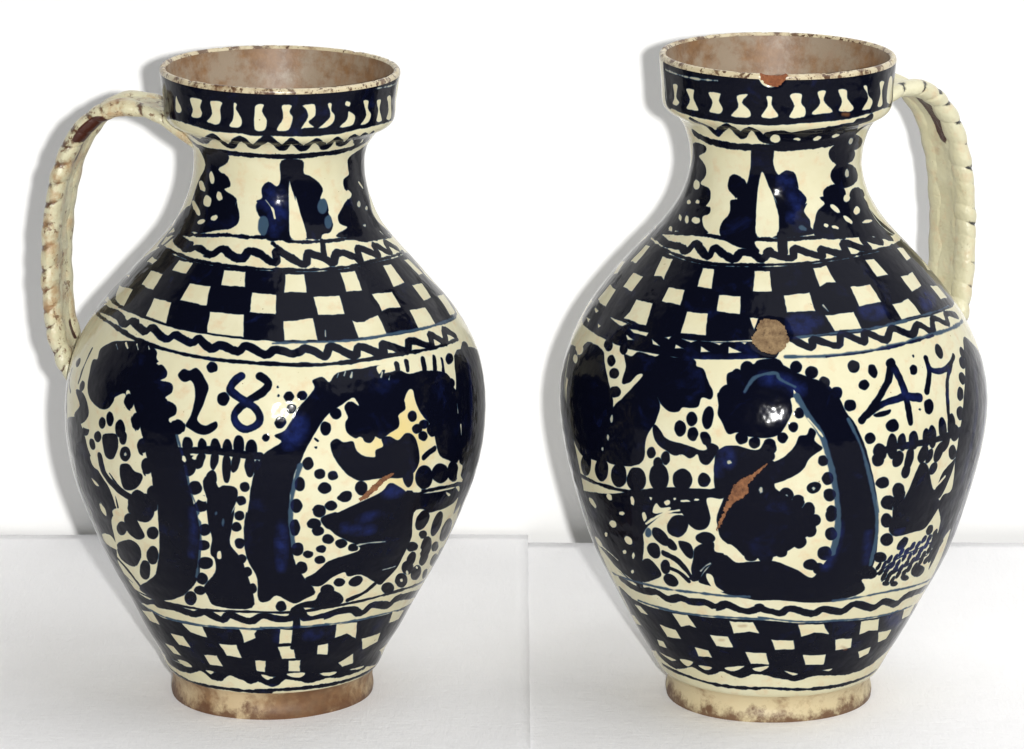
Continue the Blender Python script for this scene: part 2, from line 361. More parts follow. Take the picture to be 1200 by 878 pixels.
Pd 2294,1062 2280,1016 2256,979 2236,971 2228,992 2236,1033 2254,1082 2274,1115 2292,1123 2300,1103
Pd 2244,1325 2234,1296 2216,1267 2198,1259 2190,1271 2192,1300 2206,1333 2222,1358 2238,1366 2246,1354
Pd 2150,1160 2236,1243 2276,1222 2270,1140 2212,1045 2138,1062
Sd2.9 2088,1074 2150,1000 2190,893
Sd0.89 2018,1049 2068,955 2142,897
Pe 2058,1189 2130,1222 2150,1160 2128,1119 2052,1127
Pe 2198,1420 2240,1453 2218,1403 2196,1374
Pe 2134,1436 2160,1411 2152,1358 2130,1383
Se1.12 2020,1037 2000,959 1986,856
Sb2.68 2498,1531 2494,1378 2474,1226
Pd 2742,1955 2694,1880 2670,1753 2654,1555 2648,1531 2640,1337 2652,1202 2674,1095 2676,934 2708,922 2736,967 2794,901 2830,930 2862,979 2818,1099 2784,1230 2772,1403 2766,1650 2770,1662 2776,1778 2792,1843 2816,1950 2844,2045 2872,2107 2906,2144 2948,2189 3014,2218 3058,2329 2980,2337 2904,2325 2878,2275 2858,2308 2830,2292 2832,2238 2786,2144 2770,2082 2750,2020 2724,1992
Sc2.45 2792,1823 2774,1675 2770,1494 2782,1321
Pb 2804,1987 2786,1938 2764,1917 2748,1938 2740,1983 2748,2045 2764,2094 2788,2115 2806,2094 2812,2045
Pb 2762,1321 2760,1218 2754,1152 2744,1152 2736,1218 2732,1321 2734,1424 2742,1485 2750,1485 2758,1424
Pd 2946,2313 2980,2337 3030,2325 3044,2292 3100,2296 3138,2263 3200,2259 3288,2206 3308,2111 3328,2037 3326,1695 3264,1716 3216,1782 3192,1930 3152,2033 3138,2115 3134,2173 3116,2173 3098,2127 3100,2074 3074,2049 3068,1983 3044,1959 3018,1934 2996,1955 2978,1926 2956,1959 2940,1955 2918,1992 2914,2045 2922,2074 2916,2123 2934,2160 2956,2131 2946,2177 2924,2181 2910,2230
Pd 2946,2123 2942,2107 2934,2094 2924,2099 2916,2111 2914,2131 2918,2148 2926,2160 2936,2156 2944,2144
Pd 2996,1950 2992,1934 2984,1922 2972,1926 2964,1938 2962,1959 2966,1975 2974,1987 2984,1983 2992,1971
Pd 3076,2008 3072,1983 3060,1971 3046,1975 3036,1996 3034,2020 3038,2045 3050,2057 3064,2053 3074,2037
Pd 3100,2094 3094,2070 3084,2062 3074,2062 3066,2082 3064,2107 3068,2127 3080,2140 3090,2136 3098,2119
Pd 2972,2177 2970,2160 2962,2148 2956,2152 2950,2164 2950,2185 2954,2201 2960,2214 2968,2210 2972,2197
Sf0.67 2908,2321 2902,2300
Sf0.67 2930,2329 2924,2308
Sf0.67 2950,2321 2944,2296
Sf0.67 3046,2300 3038,2275
Sf0.67 3068,2275 3062,2255
Pe 3034,2337 3078,2337 3070,2304 3050,2313 3034,2292
Pe 3114,2337 3126,2337 3116,2300 3108,2304
Pe 3154,2333 3170,2337 3154,2288 3148,2296
Se0.67 3180,2325 3174,2271
Se0.78 3224,2317 3216,2255
Se0.67 3276,2313 3258,2238
Sd3.35 3102,2329 3100,2296
Sd2.9 3142,2333 3134,2284
Sd3.35 3210,2325 3198,2259
Sd2.9 3260,2317 3240,2243
Sd2.68 3292,2292 3276,2218
Pd 2874,1942 2890,1963 2908,1938 2934,1938 2944,1885 2966,1848 2998,1831 3000,1872 3022,1889 3018,1934 3042,1938 3068,1909 3094,1938 3120,1917 3136,1848 3142,1757 3124,1695 3084,1687 3022,1704 2974,1704 2946,1716 2912,1769 2886,1843 2874,1897
Pd 3136,2020 3132,2004 3124,1996 3114,2000 3106,2016 3104,2033 3108,2049 3116,2057 3126,2053 3134,2041
Pd 3178,1963 3174,1950 3164,1942 3154,1946 3146,1959 3142,1975 3146,1987 3156,1992 3166,1987 3174,1979
Pd 3152,1942 3148,1930 3138,1926 3128,1926 3120,1938 3116,1959 3120,1971 3130,1979 3140,1975 3148,1963
Pd 3172,1893 3168,1880 3160,1872 3148,1880 3140,1893 3138,1909 3140,1922 3150,1930 3160,1926 3168,1913
Pd 3216,1913 3210,1893 3198,1885 3184,1889 3174,1909 3170,1930 3174,1950 3186,1963 3200,1955 3212,1938
Sd3.35 3160,1778 3178,1798 3200,1811
Pd 3126,1683 3126,1642 3118,1617 3106,1621 3094,1654 3088,1695 3090,1736 3098,1761 3110,1757 3120,1728
Pd 3202,1638 3200,1597 3184,1580 3162,1588 3142,1621 3132,1666 3136,1708 3150,1728 3172,1720 3192,1683
Pd 3278,1625 3274,1592 3254,1580 3230,1592 3206,1625 3196,1666 3200,1695 3216,1712 3242,1699 3264,1666
Pd 3332,1609 3332,1572 3320,1555 3298,1568 3278,1601 3268,1642 3268,1679 3280,1695 3300,1683 3318,1654
Pd 3414,1576 3420,1535 3404,1522 3376,1539 3354,1572 3338,1617 3338,1654 3350,1671 3370,1658 3392,1625
Sd2.46 3110,1588 3162,1568 3238,1555 3346,1522 3552,1444
Pd 2874,2020 2870,2000 2864,1987 2854,1987 2848,2004 2846,2024 2848,2049 2856,2062 2864,2057 2872,2045
Pd 2904,2099 2902,2082 2892,2070 2882,2074 2876,2086 2872,2103 2876,2123 2884,2136 2894,2131 2902,2119
Pd 2826,1831 2824,1811 2816,1798 2808,1798 2802,1811 2798,1835 2802,1856 2808,1868 2816,1868 2822,1856
Pd 2858,1765 2856,1749 2848,1741 2840,1741 2832,1753 2830,1769 2832,1786 2840,1794 2848,1794 2856,1782
Pd 2894,1749 2892,1736 2884,1728 2876,1728 2868,1741 2866,1757 2868,1769 2876,1778 2884,1778 2890,1769
Pd 2804,1712 2802,1687 2796,1675 2788,1675 2780,1691 2778,1716 2780,1736 2786,1753 2794,1753 2802,1736
Pd 2876,1679 2874,1662 2864,1650 2854,1650 2844,1666 2840,1683 2844,1704 2852,1716 2864,1712 2872,1699
Pd 2980,1658 2978,1634 2970,1617 2958,1621 2948,1642 2944,1666 2946,1691 2956,1704 2966,1699 2976,1683
Pd 2934,1638 2936,1617 2930,1597 2918,1588 2908,1592 2900,1609 2900,1629 2906,1646 2916,1654 2928,1650
Pd 2896,1568 2894,1555 2886,1547 2876,1547 2868,1560 2864,1576 2866,1588 2874,1597 2884,1597 2892,1584
Pd 2862,1551 2860,1539 2852,1531 2840,1531 2832,1543 2828,1555 2832,1568 2840,1576 2850,1576 2858,1568
Pd 2798,1584 2796,1560 2788,1543 2780,1543 2772,1560 2768,1584 2770,1613 2778,1625 2786,1625 2794,1609
Pd 2776,2206 2772,2189 2766,2177 2756,2177 2750,2189 2746,2206 2750,2222 2756,2234 2766,2234 2772,2222
Pd 2812,2210 2808,2193 2802,2185 2794,2185 2788,2193 2784,2210 2788,2226 2794,2234 2804,2234 2810,2222
Pd 2782,2140 2778,2123 2772,2115 2764,2115 2758,2127 2756,2140 2758,2156 2764,2164 2772,2164 2780,2156
Pd 2752,2062 2748,2045 2742,2033 2732,2033 2726,2045 2722,2062 2726,2078 2732,2090 2742,2090 2748,2078
Sd0.89 2830,1971 2838,1955
Pd 2836,1922 2836,1917 2834,1913 2832,1913 2830,1917 2828,1922 2830,1926 2832,1926 2834,1926 2836,1926
Pd 2904,1527 2958,1572 3026,1625 3048,1666 3088,1625 3134,1568 3290,1518 3392,1498 3552,1424 3398,1428 3342,1395 3224,1407 3154,1440 3174,1288 3174,1210 3168,1156 3158,1053 3124,983 3102,963 3016,1066 2968,1070 2950,1103 2914,1082 2880,1025 2846,1033 2824,1086 2854,1123 2892,1197 2944,1226 2982,1243 2984,1276 2942,1325 2904,1374 2884,1415 2866,1444 2854,1498 2890,1527
Pb 3100,1617 3098,1592 3082,1576 3058,1576 3038,1584 3028,1605 3030,1629 3046,1646 3068,1650 3088,1638
Pe 3126,1609 3144,1617 3164,1572 3134,1576
Pe 3282,1510 3316,1477 3302,1469
Pe 3336,1510 3364,1502 3370,1461
Pd 3394,2300 3642,2152 3554,1917 3570,1609 3552,1428 3458,1378 3422,1325 3394,1317 3376,1502 3368,1625 3320,1699 3322,2037 3320,2119
Pd 3316,2136 3310,2123 3296,2119 3282,2127 3272,2140 3272,2156 3278,2168 3292,2173 3306,2168 3316,2152
Pd 3350,2267 3338,2251 3322,2247 3310,2251 3306,2267 3308,2284 3320,2300 3336,2308 3348,2300 3354,2288
Pd 3486,2259 3460,2243 3436,2238 3418,2247 3414,2267 3424,2292 3446,2308 3470,2317 3492,2304 3498,2284
Sb1.56 3442,2210 3400,2000 3390,1753
Se1 3310,2020 3310,1967
Se0.67 3322,1893 3326,1831
Pe 3328,1646 3352,1634 3348,1564 3328,1576
Se1.34 3552,1461 3538,1333 3540,1234
Pd 2800,1584 2796,1560 2790,1543 2780,1543 2774,1560 2770,1584 2772,1609 2780,1625 2788,1625 2796,1609
Pd 2796,1444 2794,1415 2788,1395 2778,1395 2772,1415 2768,1448 2770,1477 2776,1494 2786,1494 2792,1473
Pd 2810,1296 2808,1271 2800,1255 2790,1255 2780,1271 2776,1300 2780,1329 2788,1341 2798,1341 2806,1325
Pd 2828,1160 2826,1136 2816,1123 2806,1123 2796,1140 2792,1164 2794,1189 2802,1206 2814,1202 2822,1189
Pd 2864,1543 2862,1518 2852,1506 2842,1510 2834,1522 2830,1547 2832,1572 2840,1584 2850,1580 2860,1568
Pd 2896,1568 2892,1551 2884,1543 2874,1547 2866,1560 2862,1576 2866,1592 2872,1601 2882,1601 2892,1588
Pd 2934,1609 2932,1597 2922,1588 2910,1592 2898,1605 2894,1617 2898,1629 2908,1638 2920,1634 2930,1625
Pd 2854,1461 2852,1444 2842,1432 2830,1436 2820,1448 2816,1469 2820,1485 2828,1498 2840,1494 2850,1481
Pd 2864,1411 2862,1395 2854,1387 2844,1387 2836,1399 2832,1420 2834,1436 2842,1444 2852,1444 2860,1432
Pd 2898,1350 2896,1333 2888,1321 2878,1325 2868,1337 2864,1358 2866,1378 2874,1387 2884,1383 2892,1370
Pd 2878,1288 2876,1271 2870,1263 2860,1267 2852,1276 2848,1292 2850,1304 2858,1313 2868,1313 2876,1300
Pd 2942,1309 2938,1292 2930,1284 2920,1284 2910,1300 2904,1321 2906,1337 2914,1346 2926,1346 2936,1329
Pd 2840,1255 2838,1243 2832,1234 2824,1234 2816,1247 2812,1259 2814,1276 2822,1284 2830,1280 2838,1271
Pd 2880,1210 2878,1193 2870,1185 2860,1185 2852,1197 2848,1214 2850,1230 2858,1239 2868,1239 2876,1226
Pd 2978,1271 2978,1255 2970,1251 2960,1251 2950,1263 2946,1280 2948,1296 2954,1304 2964,1304 2974,1288
Pd 2960,1033 2960,1016 2952,1004 2940,1004 2930,1012 2922,1033 2924,1049 2930,1062 2942,1062 2952,1053
Pd 2928,979 2928,955 2916,942 2902,946 2888,963 2882,988 2884,1012 2896,1025 2910,1020 2922,1004
Pd 3024,1037 3026,1016 3020,992 3006,983 2990,988 2978,1008 2976,1029 2984,1049 2996,1062 3012,1058
Pb 2940,1415 2938,1399 2932,1391 2924,1395 2918,1403 2914,1424 2916,1440 2922,1448 2930,1444 2936,1432
Pb 3024,1485 3022,1469 3006,1457 2986,1444 2968,1444 2958,1457 2962,1473 2976,1490 2996,1498 3014,1498
Pb 3024,1378 3018,1362 2996,1358 2968,1366 2946,1383 2936,1403 2944,1420 2964,1424 2990,1415 3014,1399
Sf0.67 2974,1288 3014,1292 3070,1280
Sf0.89 3096,1070 3120,1070 3148,1074
Pe 3152,1440 3202,1432 3188,1374 3206,1259 3186,1230
Pe 3246,1395 3284,1383 3274,1329 3246,1280 3222,1304
Pe 3304,1366 3372,1288 3380,1206 3340,1202 3348,1119 3304,1169
Pd 3232,1337 3222,1304 3204,1300 3186,1317 3174,1354 3172,1399 3182,1428 3198,1436 3216,1415 3230,1378
Pd 3322,1267 3316,1226 3300,1210 3280,1226 3266,1267 3260,1321 3264,1366 3278,1383 3296,1366 3314,1321
Pd 3454,1152 3446,1115 3408,1115 3370,1144 3348,1189 3340,1239 3348,1276 3368,1288 3398,1263 3434,1210
Pd 3250,1247 3252,1230 3242,1226 3230,1230 3218,1247 3208,1267 3208,1284 3216,1288 3228,1284 3242,1267
Pd 3320,1111 3320,1070 3304,1053 3278,1074 3254,1119 3244,1169 3244,1214 3258,1226 3280,1210 3302,1169
Pd 3226,1177 3226,1156 3214,1152 3194,1160 3176,1181 3166,1206 3166,1226 3178,1230 3196,1222 3214,1202
Pd 3388,1082 3384,1066 3364,1070 3342,1086 3326,1111 3318,1136 3322,1152 3336,1152 3356,1136 3374,1111
Pd 3242,1070 3238,1045 3226,1037 3210,1049 3198,1078 3192,1115 3198,1140 3208,1148 3222,1136 3236,1107
Pd 3252,1012 3256,983 3244,971 3220,983 3198,1012 3182,1049 3180,1078 3190,1090 3208,1082 3232,1053
Pd 3254,922 3260,889 3248,876 3222,889 3194,922 3176,959 3174,992 3184,1004 3208,992 3232,963
Pd 3518,913 3488,909 3440,926 3404,951 3378,983 3370,1012 3374,1033 3394,1033 3426,1008 3466,967
Pd 3434,868 3438,848 3418,848 3390,868 3370,893 3356,922 3356,942 3370,942 3388,930 3412,901
Pd 3190,897 3192,872 3180,860 3156,872 3134,897 3122,926 3122,951 3134,959 3154,951 3174,926
Pd 3338,922 3336,893 3314,893 3286,913 3262,951 3252,992 3256,1016 3272,1020 3298,1000 3322,963
Pd 3330,1033 3328,1004 3314,996 3294,1012 3276,1045 3270,1082 3272,1111 3284,1119 3304,1103 3320,1070
Pd 3524,967 3516,951 3522,934 3520,934 3452,988 3434,1020 3430,1045 3450,1045 3502,1012 3522,988
Pe 3222,938 3224,930 3222,926 3214,930 3208,938 3204,946 3202,955 3206,955 3212,955 3218,946
Pe 3236,988 3240,975 3236,971 3230,975 3224,983 3218,996 3216,1008 3218,1012 3224,1008 3230,1000
Pe 3258,1123 3256,1115 3254,1111 3248,1115 3244,1127 3244,1136 3242,1148 3246,1152 3250,1148 3256,1136
Pe 3288,996 3290,988 3288,983 3282,988 3274,996 3270,1004 3268,1012 3270,1016 3276,1012 3284,1004
Sd2.9 3080,971 3048,918 2992,885
Pd 2868,918 2882,975 2916,983 2964,926 2968,864 2908,848 2830,864 2812,835 2796,876 2834,909
Sd1.79 1944,852 2164,831 2350,827 2474,827 2650,839 2798,831 2960,852 3102,860 3240,856 3512,802
Sd5.14 1948,823 2146,769 2240,786 2318,802 2352,798 2426,778 2472,811 2534,761 2568,806 2638,761 2678,802 2702,806 2750,778 2792,790 2810,860 2852,765 2924,782 2966,802 3022,798 3074,753 3116,802 3212,753 3256,790 3512,700
Sc1.68 2078,737 2242,695 2402,695 2534,700 2686,704 2694,712 2918,708 3068,700 3212,691 3514,625
PD 1984,757 2108,728 2236,683 2400,687 2534,691 2686,695 2694,704 2918,700 3070,691 3218,679 3518,613 3532,292 3512,210 3238,276 3068,280 2844,300 2644,321 2510,317 2376,321 2186,321 1980,309 2006,333 1942,531
Qe 2072,662 2182,700 2192,605 2110,597
Qe 2346,679 2444,687 2454,597 2376,621
Qe 2596,695 2664,691 2652,662 2658,630 2608,588
Qe 2248,568 2324,576 2344,494 2274,490
Qe 2498,564 2574,568 2588,469 2522,477
Qe 2154,457 2222,457 2246,395 2184,387
Qe 2404,457 2474,469 2486,379 2420,379
Qe 2346,732 2396,757 2432,716 2370,716
Qe 2160,741 2226,778 2242,757 2194,728
Qe 2462,745 2492,737 2516,737 2488,708
Qe 2250,732 2286,761 2292,732 2266,700
Qe 2648,449 2696,449 2688,354 2650,358
Qe 2752,700 2808,687 2810,580 2750,584
Qe 2974,700 3072,683 3098,547 3036,605 2984,584
Qe 3266,683 3390,638 3382,572 3286,588
Qe 2744,560 2808,564 2814,518 2826,461 2766,461
Qe 2916,547 2960,551 2976,457 2922,477
Qe 3132,535 3250,531 3264,461 3174,436
Qe 2650,436 2694,449 2686,358 2648,366
Qe 2796,444 2850,440 2856,346 2800,354
Qe 3052,370 3120,424 3156,333 3088,325
Qe 3362,350 3504,370 3532,292 3478,267
Qe 2830,753 2914,761 2920,720 2828,732
Qe 2704,757 2794,753 2802,720 2722,724
Pb 2764,658 2760,625 2752,601 2740,601 2732,625 2728,662 2730,700 2740,720 2750,720 2760,695
Pb 2924,642 2922,621 2904,605 2880,601 2858,613 2848,630 2852,650 2868,667 2892,671 2912,662
Sd3.8 2806,852 2814,712 2812,555
Sd5.9 2048,288 2236,288 2346,333 2432,284 2514,342 2620,288 2644,317 2724,267 2790,321 2916,280 3002,296 3102,280 3262,276
Sd2.33 1936,222 2216,193 2494,202 2714,193 2640,206 2852,214 3088,206 3300,206 3484,198
Pe 2186,342 2264,350 2292,317 2224,309
Pe 2376,321 2424,321 2402,296
Pe 2672,329 2718,309 2698,288
Pe 2796,333 2882,329 2866,296 2824,304
Pe 2962,309 3064,296 3022,276
Pe 3144,288 3260,280 3234,263
Sb3.35 2626,2321 2604,2280 2598,2238 2648,2173 2678,2123 2682,2066 2652,2024 2622,2053 2616,2111
Se3.35 2278,2144 2312,2041 2338,1930 2358,1815 2370,1695 2372,1580
Pd 2306,2103 2304,2078 2298,2062 2288,2057 2278,2070 2270,2090 2272,2119 2278,2136 2288,2140 2300,2127
Pd 2340,2004 2338,1975 2332,1955 2322,1955 2312,1967 2308,1996 2310,2024 2316,2041 2326,2045 2336,2033
Pd 2366,1876 2364,1848 2356,1831 2344,1827 2336,1839 2332,1864 2336,1893 2344,1909 2354,1913 2362,1901
Pd 2382,1765 2378,1736 2370,1720 2358,1716 2350,1728 2346,1753 2350,1786 2360,1806 2370,1806 2380,1794
Pd 2394,1597 2390,1568 2378,1543 2366,1539 2358,1555 2358,1584 2362,1617 2374,1642 2384,1646 2392,1629
Pd 2340,2382 2340,2362 2332,2345 2320,2341 2306,2350 2296,2370 2296,2387 2302,2403 2316,2407 2330,2399
Pd 2394,2296 2394,2275 2386,2259 2374,2255 2360,2263 2352,2284 2352,2308 2360,2325 2374,2329 2386,2317
Pd 2426,2218 2424,2197 2416,2181 2402,2177 2390,2185 2384,2206 2386,2226 2394,2243 2408,2247 2420,2234
Pd 2448,2103 2446,2078 2436,2062 2424,2057 2412,2070 2406,2090 2410,2115 2418,2131 2432,2136 2442,2123
Pd 2478,2012 2474,1987 2464,1971 2450,1967 2440,1979 2434,2004 2438,2029 2448,2045 2462,2049 2472,2037
Pe 2370,2345 2370,2337 2364,2333 2358,2329 2352,2333 2348,2337 2350,2345 2354,2350 2360,2354 2366,2350
Pe 2416,2259 2416,2251 2412,2247 2406,2247 2402,2247 2398,2255 2400,2259 2404,2263 2410,2267 2414,2263
Pe 2438,2156 2436,2148 2432,2144 2424,2144 2418,2144 2416,2152 2418,2156 2422,2164 2430,2164 2436,2160
Pe 2450,2053 2450,2045 2446,2041 2440,2041 2436,2045 2434,2049 2436,2053 2440,2057 2444,2057 2448,2057
Pe 2358,2403 2358,2395 2354,2391 2350,2387 2344,2391 2340,2395 2340,2403 2344,2407 2348,2411 2354,2407
Pd 3752,2070 3726,1880 3696,1642 3676,1444 3660,1234 3480,1234 3426,1444 3386,1642 3406,1880 3492,2070
Pb 3572,2024 3530,1736 3506,1444 3486,1444 3500,1736 3542,2024
Pf 3588,1975 3560,1736 3538,1543 3530,1543 3548,1736 3580,1975
Pd 3660,1234 3646,1016 3628,790 3488,790 3491,1016 3490,1234
Pd 1714,2033 1736,1843 1758,1654 1780,1461 1798,1255 1810,1037 1826,872 1996,872 2020,1037 2048,1255 2050,1461 2018,1654 1936,1843 1864,2033
Pf 1894,1893 1934,1704 1944,1510 1954,1510 1944,1704 1904,1893
Pf 1966,1609 2014,1362 1984,1148 1991,1148 2022,1362 1974,1609
Pd 1884,2033 1906,1938 1926,1843 1941,1843 1926,1938 1904,2033
Pd 1634,3098 1608,2889 1618,2687 1630,2489 1800,2489 1798,2687 1788,2889 1804,3098
Pd 3818,2835 3820,2559 3800,2317 3650,2317 3670,2559 3678,2835""",
         'fortyseven': """PD 1934,4179 2074,4179 2242,4179 2368,4179 2480,4179 2584,4184 2682,4184 2826,4196 2998,4205 3136,4205 3332,4205 3554,4192 3542,3948 3322,3952 3148,3944 3008,3935 2834,3931 2728,3923 2638,3914 2584,3914 2454,3910 2336,3914 2196,3918 2048,3927 1938,3935
Pw 2046,4070 2096,4074 2080,4007 2106,3977 2074,3948 2028,3956 2054,4003
Pw 2164,4066 2224,4074 2218,4024 2248,3965 2230,3952 2160,3952 2188,4011
Pw 2312,4074 2384,4078 2374,4032 2396,3990 2374,3956 2314,3960 2332,4015
Pw 2468,4074 2528,4087 2500,4036 2538,3990 2532,3952 2438,3952 2472,4007
Pw 2614,4078 2644,4078 2642,4032 2676,3977 2658,3956 2588,3960 2620,4024
Sf0.98 1964,4137 2110,4137 2226,4137 2368,4146
Sf0.86 1948,4116 1944,4028 1952,3956
Pw 2724,4091 2784,4095 2784,4045 2808,4007 2796,3960 2722,3960 2748,4024
Pw 2860,4104 2906,4108 2898,4053 2944,3998 2934,3977 2838,3977 2874,4040
Pw 2970,4108 3022,4104 3030,4053 3072,3994 3044,3973 2980,3986 2996,4036
Pw 3124,4108 3154,4108 3170,4057 3208,4015 3186,3969 3122,3973 3164,4036
Pw 3252,4112 3308,4108 3294,4062 3308,3973 3250,3973 3274,4040
Pw 3364,4108 3426,4104 3466,3965 3364,3973
Pk 3048,3960 3044,3952 3030,3948 3014,3952 3002,3956 2996,3965 3000,3973 3012,3977 3030,3973 3042,3969
Sd4.18 2178,3885 2246,3847 2292,3771 2414,3885 2452,3771 2536,3872 2582,3767 2646,3834 2690,3838 2754,3780 2816,3843 2894,3784 2934,3881 3052,3788 3088,3893 3150,3906 3204,3918
Sd4.18 2044,3733 2212,3704 2424,3700 2632,3708 2694,3708 2814,3716 3030,3725 3166,3746 3272,3834
Pd 2590,3737 2592,3784 2688,3872 2746,3838 2810,3872 2930,3893 3026,3906 3120,3889 3214,3737 3032,3721 2814,3716
Pe 2690,3771 2686,3754 2670,3742 2652,3742 2636,3750 2630,3767 2636,3788 2652,3805 2670,3805 2684,3792
Pe 2808,3767 2806,3758 2796,3754 2782,3758 2770,3763 2766,3767 2770,3775 2778,3780 2792,3780 2804,3771
Pe 2936,3780 2938,3767 2928,3758 2914,3750 2898,3750 2888,3758 2888,3771 2898,3780 2910,3788 2926,3784
Pe 3060,3784 3064,3771 3054,3763 3038,3758 3020,3758 3008,3767 3006,3780 3014,3788 3028,3796 3046,3792
Pd 1978,3653 2136,3670 2134,3628 2042,3590 2112,3552 2132,3493 2086,3439 2184,3426 2216,3371 2194,3325 2238,3321 2246,3287 2204,3262 2244,3203 2286,3173 2120,3131 1822,3060 1702,3140 1714,3283 1746,3397 1900,3552
Pe 2082,3430 2084,3413 2072,3401 2048,3397 2020,3401 2000,3418 1998,3434 2014,3447 2042,3451 2068,3447
Pe 2198,3237 2198,3224 2186,3216 2168,3211 2146,3216 2132,3224 2130,3237 2142,3249 2164,3249 2184,3249
Pe 2104,3224 2112,3211 2112,3203 2102,3199 2086,3207 2072,3216 2064,3228 2064,3241 2076,3241 2090,3237
Pe 2042,3321 2044,3312 2036,3308 2020,3304 2004,3304 1992,3312 1988,3317 1998,3325 2014,3329 2032,3325
Pe 2132,3338 2132,3329 2126,3325 2114,3325 2100,3325 2092,3329 2090,3338 2098,3346 2112,3346 2124,3346
Pe 2018,3131 2030,3119 2030,3110 2020,3106 2002,3110 1982,3123 1968,3131 1966,3144 1978,3148 1998,3144
Pe 2084,3131 2086,3127 2082,3119 2072,3115 2060,3119 2050,3123 2044,3131 2048,3140 2060,3140 2074,3140
Pe 2028,3220 2038,3207 2038,3199 2028,3199 2012,3203 1996,3211 1984,3224 1984,3232 1994,3232 2012,3228
Pd 2518,3704 2644,3704 2648,3603 2682,3544 2736,3573 2794,3544 2816,3468 2798,3481 2862,3413 2848,3375 2864,3380 2838,3338 2868,3291 2866,3245 2882,3207 2690,3186 2568,3182 2564,3115 2496,3115 2374,3169 2348,3245 2386,3312 2370,3380 2404,3401 2344,3447 2348,3510 2396,3531 2452,3506 2476,3485 2496,3586
Pe 2574,3561 2620,3481 2678,3380 2654,3426 2686,3317 2676,3199 2572,3190 2550,3312 2546,3371 2552,3468
Se0.98 2368,3388 2412,3397
Pb 2790,3502 2780,3468 2752,3447 2716,3447 2690,3468 2678,3502 2688,3535 2716,3556 2750,3556 2780,3535
Pb 2854,3422 2840,3392 2810,3375 2776,3375 2748,3392 2738,3422 2750,3451 2780,3472 2816,3468 2846,3451
Pb 2850,3392 2838,3359 2814,3342 2784,3342 2764,3363 2756,3392 2766,3426 2790,3443 2820,3443 2844,3422
Pb 2808,3304 2798,3283 2780,3274 2760,3274 2744,3287 2738,3304 2746,3325 2764,3338 2786,3338 2802,3325
Pb 2854,3258 2844,3241 2822,3232 2798,3232 2780,3241 2774,3262 2784,3274 2804,3287 2830,3287 2848,3274
Pc 2844,3232 2836,3224 2824,3228 2810,3232 2802,3241 2800,3249 2808,3258 2822,3258 2836,3249 2844,3241
Sd2.01 2626,3173 2732,3178 2890,3182 3050,3165
Pd 3300,3620 3276,3586 3198,3573 3114,3582 3052,3611 3022,3653 3032,3695 3078,3716 3156,3704 3246,3666
Pd 3364,3485 3306,3451 3212,3443 3128,3451 3072,3485 3052,3527 3074,3565 3132,3586 3226,3573 3328,3531
Pd 3170,3405 3138,3375 3084,3359 3032,3363 2994,3388 2986,3426 3006,3455 3054,3472 3114,3468 3160,3439
Pd 3396,3354 3342,3333 3280,3325 3230,3333 3202,3359 3200,3388 3228,3413 3282,3426 3350,3413 3402,3384
Pd 3388,3674 3368,3649 3284,3645 3198,3657 3134,3683 3100,3721 3102,3754 3138,3771 3210,3758 3306,3721
Pd 2986,3413 3380,3359 3392,3287 3442,3199 3538,3072 3294,3127 3038,3165 2882,3194 2920,3321 2984,3371
Pe 3208,3380 3196,3367 3178,3363 3158,3367 3146,3375 3144,3388 3154,3397 3172,3401 3192,3401 3206,3388
Pe 3070,3346 3084,3329 3086,3312 3078,3308 3060,3312 3040,3329 3026,3346 3024,3359 3032,3363 3050,3359
Pe 3264,3296 3246,3283 3224,3279 3204,3279 3194,3291 3198,3304 3212,3317 3234,3325 3256,3321 3268,3308
Pe 3142,3270 3154,3253 3154,3241 3142,3232 3126,3241 3108,3253 3098,3274 3096,3287 3106,3291 3124,3287
Pe 3038,3220 3030,3216 3016,3220 3004,3224 2996,3232 2996,3241 3004,3245 3018,3245 3032,3237 3040,3228
Pe 2980,3245 2976,3241 2966,3237 2958,3241 2952,3245 2950,3249 2956,3258 2964,3258 2972,3258 2980,3253
Pe 3346,3216 3328,3211 3296,3211 3262,3216 3238,3220 3232,3228 3244,3232 3274,3237 3310,3232 3338,3224
Pf 3234,3519 3230,3502 3216,3498 3204,3498 3194,3510 3192,3523 3196,3535 3206,3544 3218,3544 3232,3531
Pf 3196,3375 3186,3367 3168,3363 3152,3363 3140,3371 3140,3384 3148,3392 3164,3401 3182,3397 3194,3388
Pf 3216,3708 3212,3695 3198,3691 3186,3695 3174,3708 3172,3721 3176,3733 3188,3737 3202,3733 3214,3721
Pf 3060,3780 3062,3775 3060,3775 3056,3775 3054,3775 3052,3780 3050,3784 3050,3788 3056,3784 3058,3784
Pc 3396,3763 3470,3775 3524,3662 3522,3632
Pe 3394,3359 3612,3304 3578,3203 3432,3228 3408,3308
Sf1.12 3392,3287 3412,3169 3498,3072
Sd2.23 1822,3060 2116,3136 2252,3161 2378,3161 2490,3144 2568,3173 2674,3173
Sd4.47 1732,3035 1942,3056 2056,3047 2164,3056 2220,3039 2246,3098 2346,3035 2366,3093 2474,3035 2502,3085 2558,3089 2608,3051 2642,3102 2634,3093 2744,3060 2768,3119 2884,3064 2906,3106 3018,3060 3038,3131 3170,3064 3166,3140 3290,3085 3300,3131 3414,3077
Sd3.35 2540,3148 2580,3102
Sd5.58 2702,3203 2708,3093
Sd1.79 1760,3005 2058,3009 2240,2997 2380,2992 2516,3005 2676,3018 2812,3026 2990,3043 3218,3047 3576,3009
PD 1808,3001 2070,2997 2248,2980 2384,2980 2518,2992 2676,3005 2812,3018 2986,3030 3210,3035 3568,2992 3664,2803 3648,2639 3566,2546 3416,2567 3236,2588 3090,2593 2954,2576 2866,2572 2704,2563 2594,2546 2474,2521 2374,2513 2240,2517 2118,2538 1980,2538 1808,2517 1704,2513 1706,2668 1720,2845
